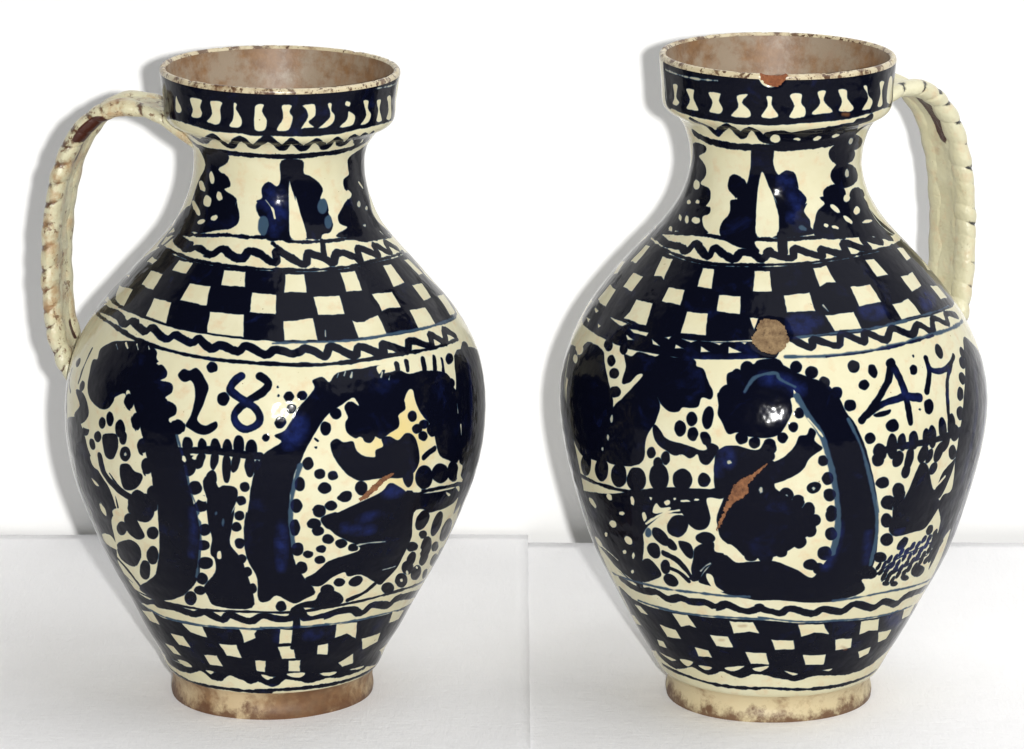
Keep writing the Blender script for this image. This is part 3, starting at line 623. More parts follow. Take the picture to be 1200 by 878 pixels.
Qe 1882,2976 1938,2988 1944,2862 1876,2845
Qe 2098,2967 2170,2971 2184,2887 2192,2837 2168,2849 2128,2841
Qe 2348,2959 2402,2959 2422,2837 2360,2837
Qe 2582,2971 2646,2976 2660,2845 2584,2841
Qe 1792,2710 1704,2774 1800,2811 1846,2740
Qe 1984,2811 2070,2816 2064,2710 1988,2710
Qe 2238,2799 2316,2807 2324,2706 2240,2710
Qe 2460,2803 2542,2807 2550,2698 2466,2702
Qe 1862,2673 1952,2673 1968,2559 1854,2555
Qe 2118,2677 2206,2685 2226,2546 2112,2551 2122,2597
Qe 2360,2677 2438,2681 2452,2551 2366,2546
Qe 2584,2681 2614,2677 2604,2605
Qe 2632,2976 2648,2976 2656,2858 2636,2854
Qe 2834,2992 2898,3001 2920,2891 2878,2896 2848,2875
Qe 3108,3005 3162,3001 3186,2887 3120,2891
Qe 3388,3014 3458,2992 3452,2913 3384,2917
Qe 3586,2841 3658,2799 3598,2753 3532,2790
Qe 2702,2824 2802,2841 2812,2723 2710,2715
Qe 2974,2854 3066,2854 3080,2736 2980,2732
Qe 3252,2858 3302,2849 3358,2854 3346,2757 3260,2748
Qe 3418,2727 3488,2698 3504,2605 3424,2631
Qe 2844,2694 2950,2702 2960,2597 2866,2597
Qe 3122,2710 3174,2710 3216,2723 3234,2605 3132,2614
Pb 2828,2664 2820,2639 2804,2626 2786,2626 2772,2643 2768,2668 2774,2689 2792,2706 2810,2706 2824,2689
Pb 2814,2639 2802,2605 2776,2588 2744,2588 2720,2609 2712,2643 2722,2681 2750,2702 2782,2698 2808,2677
Pb 3082,2677 3064,2656 3032,2643 3000,2652 2978,2673 2974,2702 2990,2727 3022,2740 3058,2732 3080,2706
Pb 3372,2647 3334,2622 3298,2618 3270,2626 3260,2656 3272,2685 3304,2715 3346,2723 3382,2706 3392,2677
Pb 2752,2668 2746,2652 2736,2647 2726,2647 2716,2656 2712,2668 2716,2681 2726,2689 2738,2689 2748,2681
Sf0.89 2844,2757 2858,2719
Sc1.34 2704,2559 2772,2572 2862,2584 2958,2588 3092,2597 3244,2601 3456,2572
Sd4.02 2710,2576 2780,2504 2792,2555 2866,2508 2888,2580 2952,2517 2970,2572 3032,2513 3074,2572 3142,2513 3192,2563 3242,2496 3286,2563 3354,2500 3384,2551 3466,2496
Sc2.01 2702,2454 2824,2454 2950,2462 3096,2475 3238,2479 3502,2445
Sd1.12 2824,2450 2948,2458 3096,2471 3238,2475
Pd 1794,2416 1808,2517 1980,2538 2118,2538 2240,2521 2376,2517 2474,2517 2596,2538 2676,2555 2676,2450 2616,2441 2406,2403 2300,2403 2174,2395 2030,2403 1864,2395
Qe 2038,2525 2148,2530 2124,2504 2068,2513
Qe 2164,2504 2250,2513 2246,2487 2190,2487
Qe 2314,2504 2340,2521 2332,2496
Qe 2376,2513 2426,2513 2410,2496
Qe 2474,2517 2512,2517 2502,2500
Qe 2566,2530 2590,2534 2580,2517
Qe 2166,2462 2206,2450 2178,2441
Qe 2272,2479 2308,2450 2282,2454
Qe 2360,2479 2392,2458 2362,2450
Qe 2444,2487 2478,2458 2448,2450
Qe 2532,2496 2570,2471 2534,2462
Qe 1860,2517 1938,2517 1926,2496
Qe 1982,2462 2018,2458 2002,2433
Qe 1858,2437 1908,2450 1908,2424
Pd 2630,2588 2628,2576 2622,2567 2614,2567 2608,2576 2606,2588 2606,2601 2612,2609 2620,2609 2626,2601
Sb1.56 2406,2412 2514,2428 2616,2445
Pd 1940,2214 1978,2336 2078,2340 2114,2285 2174,2146 2196,2075 2192,1987 2182,1780 2160,1721 2082,1705 2024,1709 1956,1869 1926,2079
Pd 2212,2201 2210,2294 2186,2357 2220,2357 2242,2391 2304,2386 2326,2416 2368,2403 2412,2420 2438,2399 2444,2370 2468,2353 2486,2290 2504,2235 2500,2197 2474,2201 2466,2151 2444,2138 2422,2134 2412,2109 2390,2100 2364,2125 2342,2172 2356,2113 2346,2029 2330,1974 2318,1907 2310,1801 2268,1747 2162,1734 2178,1890 2198,2054 2232,2130 2280,2264 2260,2269 2240,2214
Pd 2122,2386 2126,2365 2120,2349 2108,2344 2094,2353 2082,2365 2078,2386 2084,2403 2098,2407 2112,2403
Pd 2162,2306 2162,2290 2156,2273 2146,2269 2134,2277 2124,2294 2122,2311 2128,2327 2140,2332 2152,2323
Pd 2192,2248 2192,2231 2184,2214 2172,2210 2160,2214 2152,2231 2152,2248 2160,2264 2172,2269 2184,2264
Pd 2216,2151 2214,2130 2206,2117 2192,2109 2180,2117 2174,2134 2174,2155 2184,2168 2196,2176 2208,2168
Pd 2192,2391 2194,2374 2190,2357 2180,2353 2168,2361 2160,2378 2158,2395 2162,2412 2172,2416 2184,2407
Pd 1760,2151 1846,2248 1938,2248 1942,2088 1876,2109
Pe 1956,2222 1958,2205 1954,2193 1944,2189 1930,2193 1916,2201 1912,2218 1918,2231 1928,2235 1944,2235
Pe 1970,2290 1974,2269 1966,2252 1950,2243 1928,2248 1908,2256 1900,2273 1912,2294 1932,2302 1954,2302
Sf1.12 1834,1856 1912,1751 1938,1625
Sd2.79 1890,2117 1912,1957 1968,1818
Se0.89 1886,1999 1882,1907
Se1 1900,1650 1968,1595
Pf 2202,1991 2202,1978 2200,1970 2196,1966 2192,1974 2190,1987 2192,1999 2194,2008 2198,2012 2200,2003
Pf 2190,1881 2188,1869 2186,1860 2182,1860 2180,1865 2178,1873 2180,1886 2182,1894 2186,1894 2188,1890
Pf 2162,1797 2162,1793 2158,1785 2156,1785 2154,1789 2152,1793 2154,1801 2156,1806 2160,1810 2162,1806
Pd 2438,2020 2436,1995 2428,1978 2418,1974 2410,1991 2406,2012 2408,2041 2416,2058 2424,2058 2434,2045
Pd 2468,2079 2466,2058 2458,2041 2450,2037 2442,2050 2438,2075 2440,2096 2446,2113 2456,2113 2464,2100
Pd 2474,1999 2470,1978 2464,1961 2454,1961 2446,1974 2444,1995 2446,2016 2452,2029 2462,2033 2470,2020
Pd 2512,2092 2508,2054 2500,2033 2490,2033 2484,2058 2482,2092 2486,2130 2494,2151 2504,2151 2510,2125
Pd 2506,1991 2508,1970 2506,1949 2498,1940 2488,1944 2482,1966 2478,1987 2480,2008 2488,2016 2498,2012
Pd 2344,2012 2366,1987 2384,1949 2430,1932 2478,1911 2498,1919 2492,1949 2510,1953 2528,1932 2520,1886 2500,1831 2480,1843 2472,1886 2452,1856 2430,1873 2406,1860 2384,1881 2358,1907 2344,1957
Pd 2352,1856 2348,1835 2342,1822 2332,1818 2326,1827 2324,1848 2328,1869 2334,1881 2342,1886 2348,1877
Pd 2394,1839 2392,1818 2384,1797 2376,1797 2370,1810 2366,1831 2370,1856 2378,1873 2386,1877 2392,1865
Pd 2372,1801 2368,1776 2360,1759 2350,1755 2344,1768 2342,1789 2344,1814 2352,1831 2362,1835 2370,1822
Pd 2386,1721 2378,1667 2362,1629 2344,1625 2330,1650 2326,1700 2334,1755 2350,1793 2368,1801 2382,1772
Pd 2456,1734 2450,1692 2436,1662 2418,1658 2404,1679 2400,1717 2406,1755 2422,1785 2438,1789 2452,1768
Pd 2506,1742 2502,1717 2494,1700 2482,1696 2474,1709 2472,1734 2476,1759 2484,1776 2494,1776 2502,1763
Pd 2314,1684 2306,1637 2286,1604 2264,1595 2248,1612 2244,1654 2256,1705 2274,1738 2296,1747 2310,1726
Pd 2246,1679 2238,1633 2220,1599 2198,1587 2184,1608 2182,1650 2194,1700 2212,1734 2230,1742 2244,1721
Pd 2172,1679 2162,1633 2142,1599 2122,1587 2108,1608 2106,1646 2120,1696 2138,1730 2158,1742 2172,1721
Pd 2090,1675 2078,1625 2056,1587 2032,1574 2020,1595 2022,1637 2040,1688 2060,1726 2078,1734 2092,1717
Sd2.23 1952,1549 2142,1566 2284,1587 2376,1612 2480,1658 2524,1688
Pd 2516,2231 2542,2264 2540,2319 2560,2374 2580,2370 2590,2416 2612,2407 2626,2433 2676,2441 2696,2399 2722,2269 2716,2184 2706,2088 2682,2020 2656,2003 2636,2003 2606,2008 2578,2024 2554,2016 2538,2071 2524,2113 2524,2168
Pd 2604,1999 2602,1978 2594,1966 2584,1961 2576,1974 2572,1995 2574,2016 2582,2029 2592,2029 2600,2020
Pd 2636,1978 2634,1957 2626,1944 2618,1944 2610,1957 2608,1974 2610,1991 2618,2003 2626,2008 2634,1995
Pd 2676,1970 2674,1949 2666,1936 2656,1932 2648,1944 2646,1966 2648,1987 2656,1999 2666,1999 2674,1987
Pd 2564,2243 2560,2218 2550,2201 2538,2197 2526,2210 2520,2235 2524,2260 2534,2277 2546,2281 2558,2269
Pd 2578,2323 2574,2302 2566,2285 2554,2285 2542,2298 2538,2319 2540,2344 2550,2357 2562,2361 2572,2349
Pd 2614,2382 2610,2361 2600,2344 2588,2344 2578,2357 2574,2378 2576,2403 2586,2420 2598,2420 2608,2407
Pd 2640,2433 2696,2403 2734,2361 2778,2327 2810,2302 2840,2243 2864,2138 2888,2062 2914,1936 2932,1810 2950,1688 2974,1524 2956,1637 2976,1448 2990,1254 2988,1153 3008,1107 2984,1086 2960,1082 2980,1006 2942,972 2890,951 2844,947 2772,955 2708,972 2634,972 2602,976 2520,1006 2480,1048 2442,1065 2458,1115 2488,1195 2532,1271 2566,1225 2606,1237 2670,1246 2710,1221 2750,1183 2794,1128 2820,1204 2844,1288 2852,1414 2848,1540 2840,1662 2840,1650 2830,1772 2812,1919 2798,2020 2762,2130 2752,2180 2732,2248 2706,2290 2642,2311
Sc3.57 2732,2235 2760,2130 2792,2029 2810,1919 2828,1780 2842,1650 2846,1591 2854,1439 2848,1288
Sc2.23 2868,2096 2898,1961 2928,1776 2956,1591 2968,1515 2980,1359 2978,1183
Sb6.7 2648,2332 2696,2311 2738,2269
Sc1.67 2590,2252 2610,2319 2636,2349 2676,2361 2686,2327 2728,2285
Sb4.47 2852,1477 2856,1351 2832,1200
Sb2.9 2950,1393 2962,1212
Pd 2638,2294 2674,2294 2712,2248 2720,2172 2706,2088 2682,2029 2646,2008 2614,2104
Pd 2684,2416 2682,2395 2674,2386 2664,2386 2656,2395 2654,2412 2656,2433 2664,2445 2674,2445 2682,2433
Pd 2750,2399 2746,2378 2738,2365 2728,2365 2718,2378 2716,2399 2720,2416 2728,2428 2738,2428 2746,2416
Pd 2794,2361 2790,2344 2780,2332 2770,2332 2762,2344 2758,2365 2762,2386 2772,2399 2784,2395 2792,2382
Pd 2826,2306 2822,2285 2814,2277 2804,2277 2796,2290 2794,2306 2798,2327 2806,2340 2816,2336 2824,2323
Pd 2858,2243 2854,2222 2844,2210 2834,2214 2826,2226 2822,2248 2828,2264 2836,2277 2848,2277 2856,2264
Pd 2894,2168 2890,2146 2880,2138 2870,2138 2862,2151 2860,2172 2864,2193 2872,2201 2884,2201 2892,2189
Pd 2944,1974 2940,1957 2932,1949 2922,1949 2916,1961 2912,1982 2916,1999 2924,2008 2932,2008 2940,1995
Pd 2750,2138 2748,2121 2740,2113 2732,2113 2726,2125 2724,2138 2726,2155 2734,2168 2742,2168 2748,2155
Pd 2734,2067 2732,2050 2726,2037 2718,2037 2710,2050 2708,2067 2710,2083 2718,2092 2726,2092 2732,2083
Pd 2708,2008 2704,1991 2698,1978 2690,1978 2682,1991 2680,2008 2682,2024 2690,2033 2698,2033 2704,2024
Pd 2676,1961 2674,1944 2666,1932 2658,1932 2650,1940 2646,1961 2650,1982 2656,1991 2666,1995 2674,1982
Pd 2674,1902 2672,1886 2666,1877 2658,1873 2652,1886 2650,1902 2652,1919 2658,1928 2666,1928 2672,1919
Se1.79 2720,2214 2724,2159
Se1.12 2760,2109 2782,2054 2798,2008
Pd 2628,1797 2658,1852 2696,1890 2726,1957 2736,2012 2756,2020 2766,2058 2780,2033 2776,1987 2798,1944 2778,1911 2760,1877 2748,1822 2714,1776 2658,1730 2628,1705
Pd 2814,1873 2812,1852 2804,1843 2796,1843 2788,1856 2786,1873 2788,1894 2794,1902 2804,1902 2810,1890
Pd 2830,1763 2828,1742 2820,1730 2810,1730 2802,1747 2798,1768 2802,1789 2808,1801 2818,1801 2826,1789
Pd 2796,1726 2794,1705 2788,1688 2776,1679 2766,1688 2760,1705 2760,1726 2768,1742 2780,1747 2790,1742
Pd 2840,1667 2838,1646 2828,1637 2818,1637 2810,1650 2806,1671 2808,1692 2816,1700 2826,1700 2836,1688
Pd 2726,1671 2722,1646 2714,1633 2702,1633 2692,1646 2688,1671 2690,1696 2700,1713 2712,1713 2722,1696
Pd 2754,1637 2752,1612 2744,1599 2734,1599 2726,1612 2722,1637 2724,1658 2732,1671 2742,1671 2752,1658
Pd 2784,1587 2782,1561 2774,1549 2764,1549 2754,1566 2752,1587 2754,1608 2762,1625 2772,1625 2780,1608
Pd 2846,1566 2846,1545 2838,1536 2830,1536 2822,1549 2818,1570 2820,1587 2826,1599 2836,1595 2844,1583
Pf 2782,1709 2780,1705 2780,1700 2776,1700 2776,1705 2774,1709 2774,1713 2776,1717 2778,1717 2780,1713
Pf 2710,1667 2710,1662 2708,1658 2706,1658 2704,1662 2704,1667 2704,1671 2706,1675 2708,1675 2710,1671
Pd 2520,1886 2530,1919 2550,1944 2578,1953 2612,1932 2636,1940 2650,1987 2670,1991 2678,1936 2662,1890 2680,1848 2674,1755 2678,1709 2710,1662 2746,1599 2780,1536 2766,1574 2786,1511 2788,1448 2766,1406 2740,1351 2714,1313 2692,1288 2658,1267 2624,1263 2612,1271 2584,1279 2550,1338 2526,1385 2520,1469 2522,1532 2542,1658 2518,1688
Pb 2572,1881 2568,1848 2558,1827 2544,1822 2534,1843 2530,1873 2534,1907 2544,1932 2558,1932 2568,1915
Pb 2540,1818 2538,1793 2534,1776 2526,1772 2522,1789 2520,1818 2522,1843 2528,1860 2534,1860 2538,1848
Pf 2564,1856 2562,1848 2560,1848 2556,1843 2552,1848 2552,1856 2552,1860 2556,1865 2560,1865 2562,1860
Pf 2644,1700 2644,1688 2642,1684 2638,1679 2636,1688 2634,1700 2636,1709 2638,1717 2642,1717 2644,1709
Pd 2756,1625 2752,1599 2744,1587 2734,1587 2726,1604 2722,1625 2726,1646 2734,1662 2744,1658 2752,1646
Pd 2784,1574 2782,1549 2772,1536 2762,1536 2752,1553 2748,1574 2752,1599 2760,1612 2770,1612 2780,1595
Pd 2802,1511 2800,1490 2792,1477 2784,1477 2776,1490 2772,1511 2774,1532 2780,1545 2790,1545 2798,1532
Pd 2792,1444 2790,1418 2782,1406 2772,1406 2762,1423 2758,1444 2760,1469 2768,1482 2780,1482 2788,1465
Pd 2768,1372 2764,1347 2754,1330 2742,1330 2732,1351 2728,1376 2730,1402 2740,1418 2752,1418 2762,1402
Pd 2714,1313 2712,1288 2702,1275 2692,1275 2682,1288 2678,1313 2682,1334 2690,1351 2702,1351 2710,1338
Pd 2662,1271 2658,1250 2652,1237 2642,1237 2636,1250 2632,1267 2636,1288 2642,1301 2652,1301 2658,1288
Pd 2838,1658 2836,1637 2828,1625 2818,1625 2810,1641 2806,1662 2808,1684 2816,1692 2826,1692 2834,1679
Pd 2848,1536 2846,1511 2838,1498 2828,1498 2820,1515 2816,1540 2818,1561 2826,1574 2836,1574 2844,1557
Pd 2854,1414 2852,1389 2844,1376 2832,1380 2824,1397 2820,1418 2822,1444 2830,1456 2840,1456 2848,1439
Pd 2846,1288 2842,1263 2832,1246 2820,1250 2808,1267 2804,1292 2806,1322 2816,1334 2828,1334 2840,1317
Pd 2806,1216 2802,1195 2792,1183 2780,1187 2768,1200 2764,1221 2768,1242 2778,1254 2790,1254 2800,1237
Pd 2830,1187 2828,1166 2818,1153 2808,1157 2798,1170 2794,1191 2796,1212 2804,1225 2816,1225 2824,1212
Pd 3018,1578 3016,1557 3006,1545 2994,1549 2982,1566 2976,1591 2978,1612 2988,1625 3000,1620 3012,1604
Pd 3024,1460 3024,1431 3016,1418 3002,1423 2990,1444 2984,1473 2986,1498 2994,1511 3006,1507 3018,1486
Pd 3042,1326 3040,1305 3030,1292 3016,1296 3004,1313 2996,1343 2998,1364 3008,1376 3022,1372 3034,1355
Pd 3032,1216 3030,1195 3020,1187 3004,1191 2992,1208 2986,1229 2986,1250 2998,1258 3012,1254 3024,1237
Pd 3008,1120 3008,1094 2998,1082 2984,1086 2970,1107 2962,1132 2964,1157 2972,1170 2986,1166 3000,1145
Pd 2632,1284 2628,1258 2618,1242 2604,1242 2594,1254 2592,1279 2596,1305 2606,1322 2618,1322 2628,1309
Pd 2674,1275 2670,1250 2662,1237 2652,1237 2642,1250 2640,1271 2642,1292 2650,1309 2662,1309 2670,1296
Pe 2544,1334 2554,1343 2578,1305 2596,1242 2582,1233 2564,1271
Sd4.24 3026,2378 3006,2298 2978,2226 2942,2151 2906,2083
Sd4.02 3026,2378 3038,2319 3048,2239 3052,2130 3056,2033
Sd4.02 2920,2104 2954,2146 2992,2168 3044,2180 3098,2159
Pd 3040,2370 3034,2353 3026,2344 3016,2349 3010,2361 3008,2378 3014,2395 3024,2403 3034,2403 3040,2386
Pe 2926,2067 2922,2058 2920,2054 2916,2058 2916,2067 2918,2075 2920,2083 2924,2088 2926,2083 2926,2079
Pd 2944,2109 2994,2125 2986,2096 2950,2092
Sd3.8 3162,2365 3160,2294 3142,2226 3130,2184
Sd3.13 3162,2353 3166,2302 3190,2277 3238,2273 3272,2294 3300,2323
Sd2.68 3270,2285 3226,2210 3204,2075 3208,1940
Pd 3250,2378 3246,2353 3236,2336 3224,2336 3216,2353 3212,2378 3218,2403 3228,2420 3240,2420 3248,2403
Pd 3144,2092 3138,2071 3128,2058 3118,2062 3110,2079 3110,2104 3114,2130 3126,2138 3136,2138 3144,2117
Pd 3114,2315 3110,2298 3102,2290 3094,2290 3086,2298 3086,2315 3088,2332 3098,2344 3106,2344 3114,2332
Pd 2974,2353 2974,2332 2968,2315 2960,2311 2952,2323 2946,2340 2948,2361 2952,2378 2962,2382 2970,2374
Pd 2920,2399 2920,2374 2914,2357 2904,2349 2892,2353 2886,2370 2884,2391 2890,2412 2902,2420 2912,2412
Pd 2940,2273 2934,2256 2926,2248 2918,2252 2910,2260 2908,2277 2914,2294 2922,2302 2932,2302 2938,2290
Pd 3016,2029 3012,2008 3000,1999 2990,2003 2980,2016 2976,2041 2982,2058 2992,2067 3004,2067 3012,2050
Pd 3098,2092 3096,2092 3094,2088 3092,2088 3090,2092 3088,2096 3090,2100 3092,2100 3094,2100 3096,2096
Pd 3118,2391 3118,2391 3114,2386 3112,2391 3112,2391 3112,2395 3112,2399 3114,2399 3118,2399 3118,2395
Sd3.57 2948,1881 2994,1911 3044,1907 3134,1902 3192,1902 3258,1911
Pd 2976,1890 2974,1860 2964,1843 2952,1848 2942,1869 2936,1898 2940,1928 2950,1944 2962,1940 2972,1919
Pd 3010,1915 3008,1869 3000,1848 2992,1848 2982,1877 2978,1923 2982,1961 2990,1987 3000,1982 3006,1957
Pd 3038,1928 3036,1898 3030,1881 3022,1886 3014,1907 3012,1936 3014,1961 3022,1978 3030,1978 3036,1957
Pd 3080,1923 3078,1894 3070,1877 3060,1881 3052,1902 3048,1936 3050,1966 3060,1982 3070,1978 3076,1957
Pd 3122,1923 3120,1894 3114,1877 3106,1881 3098,1902 3096,1936 3098,1966 3106,1982 3114,1978 3120,1957
Pd 3148,1919 3146,1881 3138,1860 3128,1865 3118,1894 3114,1932 3118,1970 3126,1991 3136,1987 3144,1961
Pd 3190,1949 3190,1911 3184,1886 3174,1890 3162,1919 3158,1961 3160,1999 3168,2020 3178,2016 3186,1991
Pd 3232,1953 3228,1915 3220,1894 3208,1898 3198,1928 3196,1970 3200,2003 3212,2024 3222,2020 3230,1991
Pd 2970,1843 2968,1822 2958,1810 2946,1814 2938,1831 2934,1856 2936,1877 2944,1890 2956,1886 2966,1869
Pd 3030,1822 3024,1801 3012,1793 3002,1801 2998,1827 3000,1852 3006,1877 3016,1886 3026,1873 3032,1852
Pd 3064,1810 3056,1768 3048,1747 3040,1751 3036,1785 3038,1831 3044,1873 3056,1894 3062,1890 3066,1856
Pd 3058,1742 3054,1721 3046,1713 3036,1721 3030,1742 3030,1763 3034,1785 3042,1793 3052,1785 3058,1768
Pd 3118,1822 3110,1797 3100,1785 3090,1789 3082,1818 3084,1852 3092,1877 3102,1890 3112,1881 3118,1856
Pd 3160,1717 3152,1700 3142,1696 3134,1705 3130,1726 3132,1747 3138,1763 3148,1768 3158,1759 3162,1738
Pd 3178,1810 3168,1780 3156,1768 3146,1776 3142,1806 3146,1839 3156,1869 3168,1881 3178,1873 3182,1843
Pd 3136,1806 3128,1785 3120,1776 3112,1780 3110,1801 3112,1827 3118,1848 3128,1856 3134,1852 3138,1831
Pd 3204,1856 3196,1831 3184,1818 3176,1822 3172,1848 3172,1881 3180,1911 3192,1923 3202,1915 3206,1890
Pd 3092,1785 3122,1759 3146,1654 3170,1591 3192,1684 3228,1730 3246,1738 3230,1616 3208,1532 3196,1524 3212,1486 3198,1423 3166,1351 3116,1347 3048,1347 3020,1397 3022,1460 3016,1549 3018,1524 2990,1549 2978,1604 3000,1625 3016,1608 3008,1671 3030,1684 3052,1620 3052,1583 3070,1675
Se1.56 3176,1616 3206,1654
Se1 3222,1536 3210,1494
Pd 2992,1709 2992,1688 2984,1675 2970,1675 2960,1688 2952,1705 2954,1726 2962,1738 2974,1742 2986,1730
Pd 3020,1570 3016,1549 3006,1536 2994,1540 2982,1557 2974,1587 2978,1608 2988,1620 3000,1616 3012,1599
Pd 3048,1633 3048,1604 3038,1591 3024,1595 3012,1616 3006,1650 3008,1675 3016,1692 3030,1688 3042,1667
Pd 3402,2365 3468,2332 3576,2151 3562,2041 3538,1907 3508,1658 3492,1427 3462,1296 3318,1237 3292,1086 3278,1027 3256,1208 3242,1364 3208,1469 3218,1536 3260,1553 3246,1751 3258,1928 3302,2121
Pd 3376,2306 3370,2290 3358,2281 3348,2281 3342,2298 3342,2319 3348,2336 3358,2349 3370,2344 3376,2327
Pd 3356,2260 3348,2243 3338,2231 3324,2235 3316,2248 3314,2269 3320,2290 3332,2298 3344,2298 3354,2281
Pd 3324,2180 3318,2163 3308,2155 3296,2155 3288,2172 3286,2193 3292,2214 3302,2222 3314,2218 3322,2201
Pd 3290,2104 3284,2083 3272,2075 3262,2079 3256,2096 3258,2117 3266,2138 3276,2151 3286,2142 3292,2125
Pd 3278,1999 3272,1978 3264,1966 3252,1970 3244,1991 3242,2016 3246,2037 3258,2045 3268,2041 3278,2020
Pd 3250,1898 3248,1873 3236,1860 3222,1865 3210,1890 3204,1919 3208,1944 3220,1957 3234,1953 3246,1928
Pd 3246,1785 3244,1763 3236,1751 3224,1755 3212,1776 3206,1806 3208,1827 3216,1839 3228,1835 3238,1814
Sb2.9 3428,2231 3374,2029 3338,1797 3322,1570
Sf1.79 3510,2083 3472,1932 3424,1751
Sf1.34 3452,1688 3424,1536 3424,1414
Pd 3016,1153 3012,1141 3006,1136 3002,1141 3000,1157 3004,1170 3008,1183 3012,1191 3018,1183 3018,1170
Pd 3036,1157 3032,1145 3026,1141 3022,1145 3022,1157 3024,1174 3028,1187 3034,1191 3038,1187 3038,1174
Pd 3054,1187 3050,1174 3044,1170 3040,1174 3038,1187 3040,1204 3046,1216 3050,1221 3054,1216 3056,1204
Pd 3076,1187 3072,1174 3066,1170 3062,1174 3060,1187 3062,1204 3066,1216 3072,1221 3076,1216 3078,1204
Pd 3094,1216 3088,1204 3082,1200 3078,1204 3078,1216 3080,1233 3084,1246 3090,1250 3096,1242 3096,1229
Pd 3118,1212 3114,1200 3106,1200 3102,1204 3100,1216 3102,1233 3108,1242 3114,1246 3120,1242 3120,1229
Pd 3138,1237 3132,1229 3126,1225 3122,1229 3120,1242 3122,1258 3126,1271 3134,1275 3140,1267 3140,1254
Pd 3164,1237 3158,1225 3152,1221 3146,1229 3144,1242 3148,1254 3152,1267 3160,1271 3164,1267 3168,1250
Pd 3188,1258 3180,1250 3174,1246 3166,1254 3166,1267 3168,1279 3174,1292 3180,1296 3188,1288 3190,1275
Pd 3216,1254 3208,1246 3202,1242 3194,1250 3194,1263 3196,1275 3202,1288 3212,1288 3216,1284 3218,1271
Pd 3242,1275 3234,1267 3226,1263 3220,1271 3218,1284 3220,1301 3228,1309 3234,1313 3242,1305 3244,1292
Pd 3032,1115 3028,1103 3022,1099 3018,1103 3016,1115 3018,1132 3024,1145 3028,1149 3032,1145 3034,1132
Pd 3054,1115 3050,1103 3044,1099 3040,1103 3036,1120 3040,1132 3044,1149 3050,1153 3054,1145 3056,1132
Pd 3072,1145 3066,1132 3060,1128 3056,1132 3054,1149 3056,1166 3062,1174 3068,1178 3072,1174 3074,1162
Pd 3094,1145 3090,1132 3084,1128 3078,1136 3076,1149 3078,1166 3084,1178 3090,1183 3094,1174 3096,1162
Pd 3112,1174 3108,1162 3102,1157 3098,1162 3096,1174 3098,1191 3102,1204 3108,1208 3112,1204 3116,1187
Pd 3138,1170 3134,1157 3126,1157 3122,1162 3120,1174 3122,1191 3126,1204 3132,1208 3138,1200 3140,1187
Pd 3160,1195 3152,1187 3146,1183 3142,1187 3138,1204 3142,1216 3146,1229 3154,1233 3160,1225 3162,1212
Pd 3188,1191 3180,1183 3174,1178 3166,1187 3166,1200 3168,1212 3174,1225 3180,1229 3188,1221 3190,1208
Pd 3210,1216 3204,1204 3196,1204 3190,1208 3186,1225 3190,1237 3196,1250 3204,1250 3210,1246 3212,1233
Pd 3244,1208 3236,1200 3228,1195 3220,1204 3218,1216 3220,1233 3228,1242 3236,1246 3244,1237 3246,1225
Pd 3272,1229 3262,1221 3254,1216 3246,1225 3244,1237 3246,1254 3254,1263 3262,1267 3270,1258 3276,1242
Pd 3050,1073 3044,1061 3040,1056 3034,1061 3032,1077 3034,1094 3038,1107 3044,1111 3050,1103 3052,1090
Pd 3072,1073 3068,1061 3062,1056 3056,1065 3054,1077 3056,1094 3062,1107 3068,1111 3072,1107 3074,1090
Pd 3090,1103 3086,1090 3080,1086 3074,1094 3072,1107 3074,1124 3078,1136 3084,1141 3090,1132 3092,1120
Pd 3114,1103 3110,1090 3104,1086 3098,1094 3096,1107 3098,1124 3102,1136 3108,1141 3114,1132 3116,1120
Pd 3132,1132 3128,1120 3122,1115 3116,1120 3114,1136 3116,1149 3122,1162 3128,1166 3132,1162 3136,1145
Pd 3160,1128 3156,1115 3148,1111 3142,1120 3140,1132 3142,1149 3146,1162 3154,1166 3160,1157 3162,1145
Pd 3182,1153 3176,1141 3170,1136 3162,1145 3160,1157 3162,1174 3168,1187 3176,1187 3182,1183 3184,1170
Pd 3212,1149 3206,1136 3200,1132 3192,1141 3190,1153 3192,1170 3196,1183 3206,1183 3210,1178 3216,1162
Pd 3238,1170 3232,1157 3222,1157 3214,1166 3212,1178 3214,1195 3222,1204 3228,1208 3236,1200 3238,1187
Pd 3276,1157 3268,1149 3258,1149 3248,1157 3246,1170 3248,1187 3256,1195 3266,1195 3276,1187 3278,1174
Pd 3306,1178 3300,1166 3288,1166 3280,1174 3274,1191 3278,1204 3284,1216 3296,1216 3306,1208 3312,1191
Pd 3068,1031 3064,1019 3058,1014 3054,1019 3052,1031 3052,1052 3056,1065 3062,1069 3068,1061 3070,1048
Pd 3092,1031 3088,1019 3082,1014 3078,1019 3074,1035 3076,1052 3080,1065 3086,1069 3092,1061 3094,1048
Pd 3110,1061 3106,1048 3100,1044 3094,1048 3092,1065 3094,1082 3098,1094 3104,1099 3110,1090 3112,1077
Pd 3138,1056 3132,1044 3126,1040 3120,1048 3118,1061 3118,1082 3124,1090 3130,1094 3136,1090 3138,1073
Pd 3156,1086 3152,1073 3144,1069 3138,1077 3136,1090 3138,1107 3142,1120 3150,1124 3156,1115 3158,1103
Pd 3186,1082 3180,1069 3174,1065 3166,1073 3164,1086 3166,1103 3170,1115 3178,1120 3184,1111 3188,1099
Pd 3208,1107 3202,1094 3196,1090 3188,1099 3186,1111 3188,1128 3192,1141 3200,1145 3208,1136 3210,1124
Pd 3244,1099 3238,1086 3228,1086 3220,1094 3216,1107 3218,1124 3226,1132 3234,1136 3242,1128 3244,1115
Pd 3270,1120 3264,1107 3254,1107 3246,1115 3242,1128 3244,1145 3250,1157 3260,1157 3270,1149 3272,1136
Sd1.01 3008,1107 3072,1183 3148,1216 3254,1233
